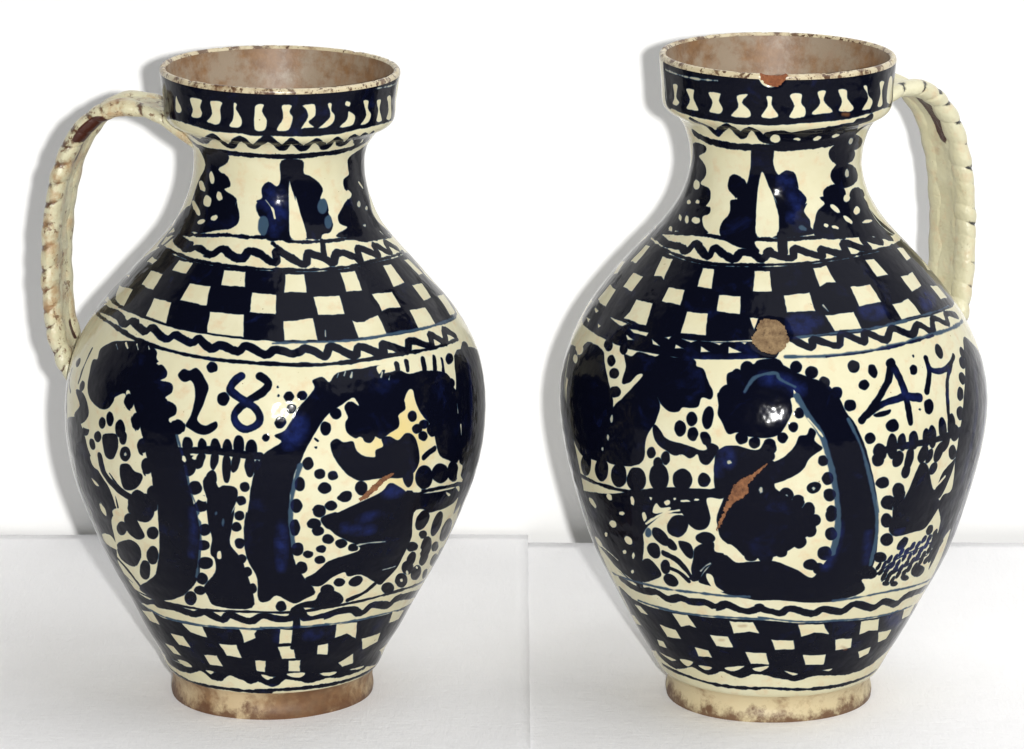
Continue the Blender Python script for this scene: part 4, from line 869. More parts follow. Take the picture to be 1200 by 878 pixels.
Sd0.89 3040,1052 3116,1120 3222,1149
Pb 3182,1221 3188,1170 3158,1132 3110,1111 3064,1115 3034,1149 3030,1195 3054,1242 3096,1267 3144,1258
Pd 3098,1317 3104,1301 3102,1275 3092,1254 3080,1246 3068,1254 3064,1271 3066,1292 3076,1313 3086,1326
Pd 3076,1019 3076,1010 3070,1006 3060,1010 3050,1019 3046,1031 3046,1040 3052,1044 3062,1040 3072,1031
Pd 3116,1002 3114,993 3106,989 3096,993 3086,1002 3080,1019 3080,1031 3086,1035 3098,1027 3108,1019
Pd 3164,1023 3164,1010 3154,1006 3138,1014 3126,1027 3118,1044 3118,1056 3126,1061 3142,1052 3154,1040
Pd 3232,1061 3244,1031 3240,1010 3222,1002 3192,1019 3170,1044 3162,1069 3164,1094 3184,1099 3208,1086
Pd 3270,1111 3268,1090 3258,1082 3248,1090 3236,1115 3234,1141 3238,1162 3246,1170 3258,1162 3268,1136
Pd 3260,1225 3258,1200 3250,1187 3238,1195 3228,1221 3222,1254 3226,1279 3234,1292 3244,1284 3254,1258
Pd 3214,1309 3208,1296 3198,1292 3188,1301 3178,1322 3178,1338 3182,1355 3190,1359 3202,1351 3210,1330
Pb 3218,1250 3222,1212 3194,1183 3148,1174 3106,1183 3082,1212 3080,1250 3102,1279 3140,1296 3186,1284
Pb 3044,1376 3074,1376 3064,1343
Pd 1840,1372 2176,1532 2294,1583 2210,985 2184,930 2132,960 2082,985 2018,1082 1898,1141 1842,1237
Pe 2166,1519 2166,1503 2164,1490 2156,1482 2148,1482 2142,1490 2140,1503 2146,1519 2152,1524 2160,1524
Pe 2058,1423 2066,1406 2066,1393 2056,1380 2044,1385 2030,1393 2022,1410 2024,1427 2032,1435 2048,1435
Pe 2262,1532 2260,1515 2256,1498 2252,1498 2246,1503 2246,1524 2246,1540 2250,1553 2256,1557 2260,1549
Pe 2212,1427 2208,1418 2200,1406 2192,1406 2186,1406 2184,1414 2188,1427 2196,1435 2204,1439 2210,1435
Pe 2158,1347 2160,1330 2154,1313 2144,1301 2132,1296 2124,1305 2120,1317 2126,1334 2138,1347 2150,1351
Pe 2216,1267 2218,1250 2214,1233 2204,1221 2194,1221 2186,1229 2182,1246 2186,1263 2196,1275 2206,1275
Pe 2176,1162 2172,1153 2166,1145 2158,1141 2156,1145 2156,1153 2158,1162 2166,1170 2172,1174 2176,1170
Pe 2214,1157 2208,1141 2204,1132 2198,1128 2198,1136 2198,1149 2204,1166 2208,1174 2212,1178 2214,1170
Pe 2184,1035 2180,1023 2170,1010 2166,1010 2164,1014 2164,1023 2168,1035 2176,1044 2182,1048 2184,1044
Pe 2016,1153 2024,1136 2020,1115 2006,1103 1988,1103 1968,1111 1954,1124 1960,1145 1976,1157 1998,1162
Pe 2090,1229 2088,1221 2082,1212 2074,1208 2072,1212 2072,1221 2074,1229 2084,1242 2088,1242 2094,1242
Se1.01 2018,1115 2068,1099 2108,1073
Sf1.01 1840,1309 1846,1187 1906,1082
Se1.56 2040,1044 2084,993 2152,955
Sd0.67 2070,1086 2106,985 2158,943
Pd 2288,1608 2542,1688 2536,1633 2504,1633 2492,1612 2500,1503 2486,1435 2456,1418 2434,1448 2420,1507 2408,1507 2358,1486 2296,1385 2258,1317
Pe 2320,1486 2338,1549 2352,1524 2382,1540 2380,1519 2338,1482
Pe 2282,1460 2294,1473 2296,1435 2284,1410
Pe 2318,1578 2328,1578 2322,1557
Pe 2384,1566 2382,1557 2376,1549 2370,1545 2366,1553 2364,1561 2366,1570 2372,1578 2378,1583 2384,1578
Pe 2446,1595 2444,1591 2436,1587 2426,1583 2418,1583 2416,1587 2418,1595 2426,1599 2436,1604 2444,1599
Pe 2472,1612 2470,1608 2466,1604 2462,1604 2458,1604 2458,1608 2460,1612 2462,1616 2466,1616 2470,1616
Pe 2404,1599 2404,1595 2402,1591 2398,1587 2396,1591 2396,1595 2396,1599 2400,1604 2402,1604 2404,1604
Se1.34 2290,1397 2358,1490 2410,1528
Pe 2310,1393 2354,1423 2364,1380 2354,1359 2330,1380
Pd 2490,1498 2484,1456 2468,1427 2452,1423 2438,1444 2436,1486 2442,1528 2458,1561 2474,1566 2486,1540
Pd 2420,1389 2400,1355 2378,1351 2364,1372 2364,1414 2376,1456 2396,1490 2418,1498 2432,1477 2432,1435
Pd 2352,1364 2362,1334 2362,1301 2352,1279 2336,1279 2318,1301 2306,1330 2308,1364 2318,1385 2336,1385
Pd 2324,1258 2324,1225 2316,1195 2300,1178 2286,1183 2276,1204 2276,1233 2286,1263 2300,1279 2316,1279
Pd 2380,1313 2386,1292 2386,1271 2378,1258 2366,1258 2356,1271 2352,1296 2352,1317 2360,1330 2370,1330
Pd 2204,1035 2240,1132 2276,1162 2306,1099 2304,1056 2260,1010 2208,976
Pd 2510,1376 2504,1355 2488,1334 2470,1330 2456,1343 2452,1364 2458,1385 2474,1406 2492,1410 2504,1397
Pd 2448,1301 2500,1351 2504,1288 2532,1271 2488,1195 2460,1136 2442,1077 2416,1077 2436,1221
Pd 2394,1322 2428,1322 2438,1271 2428,1221 2404,1250
Sd3.8 2336,1225 2386,1187 2418,1090
Sd2.23 2340,1136 2380,1111 2408,1061
Pd 2364,1023 2350,1002 2332,997 2318,1010 2312,1035 2316,1061 2330,1082 2348,1086 2362,1073 2368,1048
Pd 2350,1141 2344,1111 2332,1086 2320,1082 2314,1099 2314,1128 2322,1157 2332,1178 2344,1183 2350,1166
Se0.89 2388,1216 2414,1162 2422,1111
Se0.78 2366,1178 2394,1128 2410,1090
Sf0.78 2454,1145 2472,1183 2488,1204
Sd3.13 2262,1347 2246,1187 2172,922
Pc 2306,1347 2302,1326 2292,1309 2284,1305 2278,1313 2278,1334 2284,1355 2292,1372 2300,1376 2306,1364
Pe 2472,1132 2490,1120 2498,1052 2522,1014 2490,1023 2474,1082
Sc1.56 2008,930 2194,960 2300,968 2440,985 2520,985 2602,993
Sc1.56 2876,951 2946,955 3102,955 3400,896
Sd4.91 2066,922 2174,896 2256,922 2308,888 2354,922 2396,905 2448,918 2486,888 2522,922 2566,888 2598,880 2638,913 2634,913 2698,871 2736,909 2812,863 2848,896 2916,859 2960,909 3042,850 3086,884 3160,829 3210,871 3362,842
Sc1.68 2006,791 2184,800 2332,800 2528,821 2664,825 2632,838 2768,804 2912,791 3044,774 3304,745
PD 1992,825 2084,791 2176,779 2330,791 2528,808 2664,812 2768,791 2912,783 3046,762 3394,711 3444,463 3254,362 3214,354 3070,341 2850,362 2664,383 2546,383 2346,370 2190,387 2062,391 1890,349 1952,598
Qe 2084,833 2140,829 2116,787 2076,787
Qe 2076,745 2120,753 2154,699 2100,694
Qe 2298,779 2364,791 2386,703 2358,715 2318,686
Qe 2526,791 2610,795 2632,707 2594,720 2534,694
Qe 2202,657 2282,648 2298,581 2216,568
Qe 2436,665 2510,665 2526,585 2454,577
Qe 2126,513 2172,513 2176,463 2118,459
Qe 2352,539 2414,535 2422,480 2356,471
Qe 2572,556 2658,556 2666,467 2592,463
Qe 2188,875 2248,884 2250,825 2202,825
Qe 2292,850 2364,888 2362,833 2302,812
Qe 2410,850 2486,880 2478,838 2420,829
Qe 1924,598 2000,623 2034,564 1944,539
Qe 2524,859 2572,863 2618,846 2530,838
Qe 2766,783 2862,774 2892,690 2832,711 2786,682
Qe 3012,758 3102,745 3124,648 3074,661 3032,652
Qe 3242,749 3348,737 3364,644 3276,661
Qe 2674,665 2758,657 2770,585 2690,581
Qe 2922,644 3002,631 3016,551 2942,551
Qe 3136,627 3230,610 3224,539 3166,535
Qe 2630,551 2652,556 2664,467 2628,467
Qe 2806,535 2904,526 2908,446 2824,455
Qe 3064,505 3132,518 3140,463 3090,442
Qe 2626,875 2672,867 2706,842 2626,846
Pb 3276,661 3290,619 3264,610 3214,636 3172,673 3146,720 3142,758 3158,770 3194,753 3238,711
Pk 3000,547 2998,539 2986,543 2974,551 2964,568 2960,577 2964,585 2974,581 2986,572 2998,556
Pk 2590,766 2586,753 2576,749 2564,745 2554,749 2550,758 2556,770 2566,774 2578,779 2588,774
Pk 2496,636 2492,627 2484,623 2474,619 2466,623 2464,627 2468,636 2476,644 2486,644 2494,644
Sd5.89 2060,370 2162,332 2292,396 2370,354 2448,408 2532,370 2596,412 2688,391 2788,354 2872,387 2986,366 3118,349 3226,370
Sd2.17 2030,278 2216,274 2408,257 2602,261 2664,269 2868,248 3108,240 3356,244
Pe 2232,404 2312,412 2264,358
Pe 2336,391 2406,396 2370,362
Pe 2468,408 2562,442 2512,387
Pe 2596,425 2666,450 2632,400
Pe 2734,412 2798,383 2774,370
Pe 2910,396 2962,400 2946,379
Pe 2578,4188 2590,4150 2616,4133 2646,4133 2678,4150 2700,4188 2666,4184 2624,4179
Sb3.35 3044,2189 3036,2323
Sb2.9 2978,2151 3044,2176 3098,2159
Sb2.9 3154,2306 3190,2277 3248,2269 3212,2104
Pd 1620,2239 1648,2071 1686,1839 1712,1599 1724,1397 1964,1397 2002,1599 1976,1839 1888,2071 1820,2239
Pf 1788,2117 1840,1886 1872,1599 1878,1599 1850,1886 1796,2117
Pb 1846,2024 1902,1793 1914,1549 1944,1549 1942,1793 1886,2024
Pf 1852,2193 1878,2096 1904,1978 1912,1978 1890,2096 1867,2193
Pd 1724,1397 1724,1237 1744,1031 1760,808 1760,572 1920,572 1950,808 1964,1031 1974,1237 1984,1397
Pe 1904,1237 1904,1031 1914,1031 1914,1237
Pe 1910,926 1900,749 1910,749 1920,926
Pf 1942,1343 1938,1187 1947,1187 1950,1343
Pd 1580,3152 1580,2942 1582,2736 1582,2538 1732,2538 1732,2736 1730,2942 1720,3152
Pd 3700,2163 3666,1978 3636,1742 3616,1494 3610,1229 3578,968 3572,791 3412,791 3368,968 3350,1229 3326,1494 3336,1742 3396,1978 3500,2163
Pb 3528,2067 3458,1793 3436,1494 3442,1178 3402,1178 3386,1494 3408,1793 3478,2067
Pf 3535,2020 3486,1742 3468,1439 3458,1439 3470,1742 3524,2020
Pf 3424,1692 3396,1494 3414,1279 3408,1279 3388,1494 3417,1692
Pd 3752,3245 3790,2900 3768,2580 3623,2580 3645,2900 3617,3245"""}

TW, TPM = 3200, 4.0      # columns round the jug, rows per millimetre


class Painter:
    def __init__(self, r, S):
        self.Smax = S[-1] * 1000
        self.H = int(self.Smax * TPM) + 1
        self.srow = (np.arange(self.H) + 0.5) / TPM
        self.rrow = np.interp(self.srow, S * 1000, r) * 1000      # mm
        sh = (self.H, TW)
        self.D = np.zeros(sh, np.float32)     # pigment density
        self.B = np.zeros(sh, np.float32)     # thin blue wash
        self.C = np.zeros(sh, np.float32)     # bare clay
        rng = np.random.RandomState(5)
        self.wob = self.fnoise(rng, 26) * 0.36 + self.fnoise(rng, 9) * 0.16

    def fnoise(self, rng, px):
        gh, gw = self.H // px + 3, TW // px
        g = rng.uniform(-1, 1, (gh, gw)).astype(np.float32)
        g = np.concatenate([g, g[:, :1]], 1)
        y = np.arange(self.H) / px
        x = np.arange(TW) / px
        x = x * (gw / (TW / px))
        yi, xi = y.astype(int), np.minimum(x.astype(int), gw - 1)
        fy, fx = (y - yi), (x - xi)
        fy = (fy*fy*(3-2*fy))[:, None]; fx = (fx*fx*(3-2*fx))[None, :]
        a = g[yi][:, xi]; b = g[yi][:, xi + 1]; c_ = g[yi + 1][:, xi]; d = g[yi + 1][:, xi + 1]
        return ((a*(1-fx)+b*fx)*(1-fy) + (c_*(1-fx)+d*fx)*fy).astype(np.float32)

    @staticmethod
    def curve(p, closed, k=4):
        n = len(p)
        if n < 3: return p
        out = []
        rng = range(n) if closed else range(n - 1)
        for i in rng:
            if closed:
                a, b, c_, d = p[(i-1) % n], p[i], p[(i+1) % n], p[(i+2) % n]
            else:
                a, b, c_, d = p[max(i-1, 0)], p[i], p[i+1], p[min(i+2, n-1)]
            for j in range(k):
                t = j / k
                out.append(0.5*((2*b)+(-a+c_)*t+(2*a-5*b+4*c_-d)*t*t+(-a+3*b-3*c_+d)*t**3))
        if not closed: out.append(p[-1])
        return np.array(out)

    def mark(self, shape, op, width, pts, soft=0.52):
        pts = np.array(pts, float)
        p = self.curve(pts, shape == 'P') if shape in 'PS' else pts
        pad = 1.4 + width / 2
        s0, s1 = p[:, 1].min() - pad, p[:, 1].max() + pad
        r0 = max(0, int(s0 * TPM)); r1 = min(self.H, int(s1 * TPM) + 1)
        if r1 <= r0: return
        rm = self.rrow[r0:r1].min()
        da = math.degrees(pad / rm)
        c0 = int((p[:, 0].min() - da) / 360 * TW); c1 = int((p[:, 0].max() + da) / 360 * TW) + 1
        cols = np.arange(c0, c1)
        ang = (cols + 0.5) / TW * 360
        ss = self.srow[r0:r1][:, None]
        k = (np.radians(1) * self.rrow[r0:r1])[:, None].astype(np.float32)      # mm per degree on each row
        X = ang[None, :].astype(np.float32)
        d2 = np.full((r1 - r0, len(cols)), 1e9, np.float32)
        inside = np.zeros(d2.shape, bool)
        n = len(p)
        closed = shape in 'PQ'
        for i in range(n if closed else n - 1):
            a, b = p[i], p[(i + 1) % n]
            if closed:
                cond = (a[1] > ss) != (b[1] > ss)
                if cond.any():
                    xx = a[0] + (ss - a[1]) / ((b[1] - a[1]) or 1e-9) * (b[0] - a[0])
                    inside ^= cond & (X < xx)
            # distance only near the segment
            lo, hi = min(a[1], b[1]) - pad, max(a[1], b[1]) + pad
            q0 = max(0, int(lo * TPM) - r0); q1 = min(r1 - r0, int(hi * TPM) + 1 - r0)
            x0 = max(0, int((min(a[0], b[0]) - da) / 360 * TW) - c0); x1 = min(len(cols), int((max(a[0], b[0]) + da) / 360 * TW) + 2 - c0)
            if q1 <= q0 or x1 <= x0: continue
            kk = k[q0:q1]
            ax = (X[:, x0:x1] - a[0]) * kk; ay = (ss[q0:q1] - a[1]).astype(np.float32)
            bx = (b[0] - a[0]) * kk; by = b[1] - a[1]
            t = np.clip((ax*bx + ay*by) / (bx*bx + by*by + 1e-9), 0, 1)
            dd = (ax - t*bx)**2 + (ay - t*by)**2
            sub = d2[q0:q1, x0:x1]
            np.minimum(sub, dd, out=sub)
        d = np.sqrt(d2)
        cm = cols % TW
        w = self.wob[r0:r1][:, cm]
        if closed: sd = np.where(inside, -d, d)
        else: sd = d - width / 2 + w * 0.5
        sd = sd + w * (0.75 if shape != 'Q' else 0.95) - {'d': 0.11, 'D': 0.2, 'e': -0.08, 'b': 0.1, 'w': -.32}.get(op, 0.05)
        if op in 'bk': soft = 3.2
        if op == 'c': soft = 0.7
        m = np.clip(0.5 - sd / (2 * soft), 0, 1)
        m = m * m * (3 - 2 * m)
        sl = (slice(r0, r1), cm)
        ix = np.ix_(np.arange(r0, r1), cm)
        if op in 'dD': self.D[ix] = np.maximum(self.D[ix], m)
        elif op in 'ew': self.D[ix] *= (1 - m)
        elif op == 'f': self.D[ix] *= (1 - 0.72 * m)
        elif op == 'b': self.B[ix] = np.maximum(self.B[ix], m)
        elif op == 'c':
            self.D[ix] = self.D[ix] * (1 - m) + 0.62 * m
            self.B[ix] = np.maximum(self.B[ix], 0.6 * m)
        elif op in 'rk': self.C[ix] = np.maximum(self.C[ix], m * (1 if op == 'r' else 0.5))

    def run(self, text):
        for line in text.strip().split('\n'):
            head, *rest = line.split()
            pts = [tuple(float(v) / 10 for v in q.split(',')) for q in rest]
            self.mark(head[0], head[1], float(head[2:] or 0), pts)

    def back(self, B, rng):
        """the same bands carried round behind, from the handle side to the other limb"""
        A0, A1 = 8.0, 172.0
        arc = lambda s: [(a, s) for a in np.linspace(A0, A1, 24)]
        for lo, hi in (B['collar'], B['check'], B['low']):
            p = [(a, lo) for a in np.linspace(A0, A1, 30)] + [(a, hi) for a in np.linspace(A1, A0, 30)]
            self.mark('Q', 'd', 0, p)
        for s in B['lines']: self.mark('S', 'd', 1.7, arc(s))
        for s in B['waves']:
            self.mark('S', 'd', 2.6, [(a, s + (1.6 if i % 2 else -1.6)) for i, a in enumerate(np.linspace(A0, A1, 46))])
        for (lo, hi), nrow, nc, fill in ((B['check'], 3, 24, .62), (B['low'], 3, 18, .6)):
            hh = (hi - lo) / nrow
            for row in range(nrow):
                for c_ in range(nc // 2):
                    w = (A1 - A0) / nc
                    a = A0 + (2 * c_ + row % 2 + .2) * w + rng.uniform(-.3, .3)
                    s = lo + hh * (row + .12)
                    self.mark('Q', 'e', 0, [(a, s), (a + w * fill, s), (a + w * fill, s + hh * .72), (a, s + hh * .72)])
        lo, hi = B['collar']
        for i in range(22):
            a = A0 + (i + .3) * (A1 - A0) / 22
            self.mark('Q', 'e', 0, [(a, lo + 4), (a + 3.4, lo + 4), (a + 2.6, lo + 9), (a + 3.2, lo + 14), (a + .4, lo + 14), (a + 1.2, lo + 9)])
        lo, hi = B['frieze']
        for a in (22, 62, 102, 142):
            p = [(a, lo + 8), (a + 8, lo + 45), (a + 6, lo + 90), (a - 6, hi - 12)]
            self.mark('S', 'd', 15, p)
            for j in range(13):
                t = j / 12
                for sgn in (-1, 1):
                    self.mark('P', 'd', 0, self.ring(a + 3 + sgn * 9.5 + 5 * math.sin(t * 3), lo + 6 + t * (hi - lo - 18), 2.4))
            for j in range(14):
                self.mark('P', 'd', 0, self.ring(a + 20 + rng.uniform(-6, 6), lo + 8 + j * (hi - lo - 16) / 14, rng.uniform(1.8, 4.2)))
        lo, hi = B['neck']
        for a in (30, 75, 120, 160):
            self.mark('P', 'd', 0, [(a - 3, hi), (a + 3, hi), (a + 9, hi - 18), (a + 12, lo + 4), (a - 12, lo + 4), (a - 9, hi - 18)])

    def ring(self, a, s, r):
        rr = np.interp(s, self.srow, self.rrow)
        k = math.degrees(r / rr)
        return [(a + k * math.cos(t), s + r * 1.15 * math.sin(t)) for t in np.linspace(0, 2 * math.pi, 9)[:-1]]

    def image(self, name):
        img = bpy.data.images.new(name, TW, self.H, alpha=False, float_buffer=False)
        img.colorspace_settings.name = 'Non-Color'
        px = np.ones((self.H, TW, 4), np.float32)
        px[..., 0] = self.D
        px[..., 1] = self.B
        px[..., 2] = self.C
        img.pixels.foreach_set(px.ravel())
        img.update()
        img.pack()
        return img


# ------------------------------------------------------------------ materials
CREAM = (0.61, 0.585, 0.415)


def cream_nodes(nt, vec):
    """uneven lead glaze over cream slip: mottling, faint pink-brown stains, dark pinholes"""
    n1 = noise_tex(nt, vec, 28, 5, 0.6)
    n2 = noise_tex(nt, vec, 130, 4, 0.6)
    base = mix(nt, ramp(nt, n1, [(0.34, val(0)), (0.66, val(1))]), CREAM, (0.565, 0.525, 0.345))
    base = mix(nt, ramp(nt, n2, [(0.52, val(0)), (0.74, val(.6))]), base, (0.57, 0.41, 0.25))
    pin = noise_tex(nt, vec, 420, 2, 0.5)
    return mix(nt, ramp(nt, pin, [(0.74, val(0)), (0.80, val(.8))]), base, (0.16, 0.09, 0.04))


def painted_glaze(name, img, stain=None):
    m, nt, b = new_mat(name)
    tc = nd(nt, 'ShaderNodeTexCoord')
    uvn = nd(nt, 'ShaderNodeUVMap', uv_map='surface')
    tex = nd(nt, 'ShaderNodeTexImage', {'Vector': uvn.outputs[0]}, image=img, interpolation='Cubic')
    sep = nd(nt, 'ShaderNodeSeparateColor', {0: tex.outputs[0]})
    obj = tc.outputs['Object']
    cream = cream_nodes(nt, obj)
    if stain:
        dv = nd(nt, 'ShaderNodeVectorMath', {0: obj, 1: stain}, operation='DISTANCE')
        dn = nd(nt, 'ShaderNodeMath', {0: dv.outputs['Value'], 1: nd(nt, 'ShaderNodeMath', {0: noise_tex(nt, obj, 45, 4), 1: .03}, operation='MULTIPLY').outputs[0]}, operation='ADD')
        cream = mix(nt, ramp(nt, nd(nt, 'ShaderNodeMapRange', {0: dn.outputs[0], 1: .022, 2: .055}).outputs[0], [(0, val(.8)), (1, val(0))]), cream, (0.60, 0.47, 0.17))
    # pigment density: thick strokes almost black, thin ones cobalt, bleeding teal at the edge
    nblue = noise_tex(nt, obj, 55, 4, 0.6, 0.6)
    thin = nd(nt, 'ShaderNodeMath', {0: ramp(nt, nblue, [(0.57, val(0)), (0.82, val(.5))]), 1: nd(nt, 'ShaderNodeMath', {0: sep.outputs[1], 1: .72}, operation='MULTIPLY').outputs[0]}, operation='MAXIMUM')
    streak = noise_tex(nt, obj, 150, 3, 0.6)
    thinv = nd(nt, 'ShaderNodeMath', {0: thin.outputs[0], 1: ramp(nt, streak, [(0.36, val(.15)), (0.66, val(1))])}, operation='MULTIPLY')
    deep = mix(nt, thinv.outputs[0], (0.0022, 0.0027, 0.0075), (0.010, 0.018, 0.095))
    wash = ramp(nt, sep.outputs[0], [(0.0, val(0)), (1.0, val(1))])
    edge = mix(nt, ramp(nt, sep.outputs[0], [(0.50, val(0)), (0.86, val(1))]), (0.045, 0.085, 0.125), deep)
    col = mix(nt, ramp(nt, sep.outputs[0], [(0.10, val(0)), (0.55, val(1))]), cream, edge)
    nclay = noise_tex(nt, obj, 260, 4, 0.6)
    clay = mix(nt, nclay, (0.16, 0.055, 0.02), (0.30, 0.14, 0.06))
    col = mix(nt, ramp(nt, sep.outputs[2], [(0.2, val(0)), (0.6, val(1))]), col, clay)
    nt.links.new(col, b.inputs['Base Color'])
    rgh = nd(nt, 'ShaderNodeMapRange', {0: noise_tex(nt, obj, 60, 4), 3: 0.07, 4: 0.15})
    nt.links.new(rgh.outputs[0], b.inputs['Roughness'])
    b.inputs['Specular IOR Level'].default_value = 0.085
    h1 = noise_tex(nt, obj, 38, 3)
    h2 = noise_tex(nt, obj, 300, 3)
    hsum = nd(nt, 'ShaderNodeMath', {0: h1, 1: nd(nt, 'ShaderNodeMath', {0: h2, 1: 0.025}, operation='MULTIPLY').outputs[0]}, operation='ADD')
    hs2 = nd(nt, 'ShaderNodeMath', {0: hsum.outputs[0], 1: nd(nt, 'ShaderNodeMath', {0: sep.outputs[0], 1: 0.07}, operation='MULTIPLY').outputs[0]}, operation='ADD')
    bump = nd(nt, 'ShaderNodeBump', {'Height': hs2.outputs[0], 'Strength': 0.6, 'Distance': 0.0020})
    nt.links.new(bump.outputs[0], b.inputs['Normal'])
    return m


def worn_cream(name, amount, tint=None, flecks=True, rough=(0.18, 0.42), scale=1.0, stain=None):
    """cream glaze with brown wear showing through"""
    m, nt, b = new_mat(name)
    obj = nd(nt, 'ShaderNodeTexCoord').outputs['Object']
    cream = cream_nodes(nt, obj)
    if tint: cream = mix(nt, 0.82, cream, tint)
    w = noise_tex(nt, obj, 48 * scale, 6, 0.68)
    brown = mix(nt, noise_tex(nt, obj, 170, 4), (0.085, 0.036, 0.013), (0.30, 0.16, 0.065))
    col = mix(nt, ramp(nt, w, [(amount, val(0)), (amount + 0.16, val(.9))]), cream, brown)
    if tint and not flecks and scale > .65:
        # the standing edge is rubbed down to brown clay
        sx = nd(nt, 'ShaderNodeSeparateXYZ', {0: obj})
        hgt = nd(nt, 'ShaderNodeMath', {0: sx.outputs[2], 1: nd(nt, 'ShaderNodeMapRange', {0: noise_tex(nt, obj, 75, 5, .7), 1: .3, 2: .7, 3: -.005, 4: .012}).outputs[0]}, operation='SUBTRACT')
        col = mix(nt, ramp(nt, nd(nt, 'ShaderNodeMapRange', {0: hgt.outputs[0], 1: -.002, 2: .005}).outputs[0], [(0.0, val(.9)), (1.0, val(0))]), col, (0.105, 0.042, 0.016))
    if stain:
        dv = nd(nt, 'ShaderNodeVectorMath', {0: obj, 1: stain}, operation='DISTANCE')
        dn = nd(nt, 'ShaderNodeMath', {0: dv.outputs['Value'], 1: nd(nt, 'ShaderNodeMath', {0: noise_tex(nt, obj, 60, 5, .65), 1: .05}, operation='MULTIPLY').outputs[0]}, operation='ADD')
        col = mix(nt, ramp(nt, nd(nt, 'ShaderNodeMapRange', {0: dn.outputs[0], 1: .034, 2: .060}).outputs[0], [(0, val(.9)), (1, val(0))]), col, mix(nt, noise_tex(nt, obj, 190, 4), (0.055, 0.022, 0.008), (0.20, 0.092, 0.034)))
    if flecks:
        f0 = noise_tex(nt, obj, 95, 5, 0.7)
        col = mix(nt, ramp(nt, f0, [(0.53, val(0)), (0.60, val(.9))]), col, (0.085, 0.034, 0.014))
        f = noise_tex(nt, obj, 360, 3, 0.6)
        col = mix(nt, ramp(nt, f, [(0.57, val(0)), (0.62, val(.95))]), col, (0.07, 0.028, 0.012))
    nt.links.new(col, b.inputs['Base Color'])
    rg = nd(nt, 'ShaderNodeMapRange', {0: w, 3: rough[0], 4: rough[1]})
    nt.links.new(rg.outputs[0], b.inputs['Roughness'])
    bump = nd(nt, 'ShaderNodeBump', {'Height': noise_tex(nt, obj, 160, 5, 0.65), 'Strength': 0.3, 'Distance': 0.0009})
    nt.links.new(bump.outputs[0], b.inputs['Normal'])
    return m


def handle_mat(name, crease_col, dirt):
    m, nt, b = new_mat(name)
    obj = nd(nt, 'ShaderNodeTexCoord').outputs['Object']
    cream = cream_nodes(nt, obj)
    at = nd(nt, 'ShaderNodeAttribute', attribute_name='wear').outputs['Fac']
    bare = nd(nt, 'ShaderNodeAttribute', attribute_name='bare').outputs['Fac']
    n = noise_tex(nt, obj, 120, 5, 0.65)
    k = nd(nt, 'ShaderNodeMath', {0: at, 1: nd(nt, 'ShaderNodeMapRange', {0: n, 1: .3, 2: .65, 3: .1, 4: 1.25}).outputs[0]}, operation='MULTIPLY')
    col = mix(nt, ramp(nt, k.outputs[0], [(0.38, val(0)), (0.72, val(.95))]), cream, crease_col)
    n2 = noise_tex(nt, obj, 60, 5, 0.7)
    col = mix(nt, ramp(nt, n2, [(0.66 - dirt, val(0)), (0.80 - dirt, val(.75))]), col, (0.40, 0.25, 0.125))
    n3 = noise_tex(nt, obj, 190, 4, 0.7)
    col = mix(nt, ramp(nt, n3, [(0.74 - dirt, val(0)), (0.80 - dirt, val(.8))]), col, (0.13, 0.055, 0.025))
    kb = nd(nt, 'ShaderNodeMath', {0: bare, 1: nd(nt, 'ShaderNodeMapRange', {0: n, 3: .55, 4: 1.35}).outputs[0]}, operation='MULTIPLY')
    col = mix(nt, ramp(nt, kb.outputs[0], [(0.45, val(0)), (0.56, val(1))]), col, (0.050, 0.013, 0.007))
    nt.links.new(col, b.inputs['Base Color'])
    b.inputs['Roughness'].default_value = 0.30
    b.inputs['Specular IOR Level'].default_value = 0.35
    bump = nd(nt, 'ShaderNodeBump', {'Height': noise_tex(nt, obj, 110, 5, 0.6), 'Strength': 0.75, 'Distance': 0.0022})
    nt.links.new(bump.outputs[0], b.inputs['Normal'])
    return m


def clay_mat(name, c1, c2):
    m, nt, b = new_mat(name)
    obj = nd(nt, 'ShaderNodeTexCoord').outputs['Object']
    n = noise_tex(nt, obj, 190, 6, 0.7)
    col = mix(nt, ramp(nt, n, [(0.35, val(0)), (0.65, val(1))]), c1, c2)
    pits = noise_tex(nt, obj, 420, 3, 0.6)
    col = mix(nt, ramp(nt, pits, [(0.60, val(0)), (0.70, val(.7))]), col, (0.05, 0.022, 0.010))
    nt.links.new(col, b.inputs['Base Color'])
    b.inputs['Roughness'].default_value = 0.85
    bump = nd(nt, 'ShaderNodeBump', {'Height': n, 'Strength': 0.9, 'Distance': 0.002})
    nt.links.new(bump.outputs[0], b.inputs['Normal'])
    return m


MAT_LIP = worn_cream('worn_lip_glaze', 0.50, (0.50, 0.42, 0.27))
MAT_FOOT = {'eighteen': worn_cream('browned_foot_glaze', 0.41, (0.46, 0.33, 0.18), False, (0.35, 0.7), 0.7, (.026, -.054, .007)),
            'fortyseven': worn_cream('cream_foot_glaze', 0.52, (0.52, 0.42, 0.245), False, (0.35, 0.7), 0.8)}
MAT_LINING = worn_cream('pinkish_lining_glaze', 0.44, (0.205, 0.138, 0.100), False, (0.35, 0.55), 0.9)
MAT_HANDLE = {'eighteen': handle_mat('brown_creased_handle_glaze', (0.075, 0.030, 0.013), .16),
              'fortyseven': handle_mat('navy_creased_handle_glaze', (0.015, 0.016, 0.020), .05)}
MAT_CLAY = clay_mat('bare_red_clay', (0.15, 0.042, 0.013), (0.26, 0.085, 0.028))
MAT_SCRAPE = clay_mat('scraped_orange_clay', (0.075, 0.024, 0.008), (0.26, 0.108, 0.042))
MAT_GROUT = clay_mat('bare_brown_clay', (0.11, 0.060, 0.026), (0.27, 0.18, 0.088))


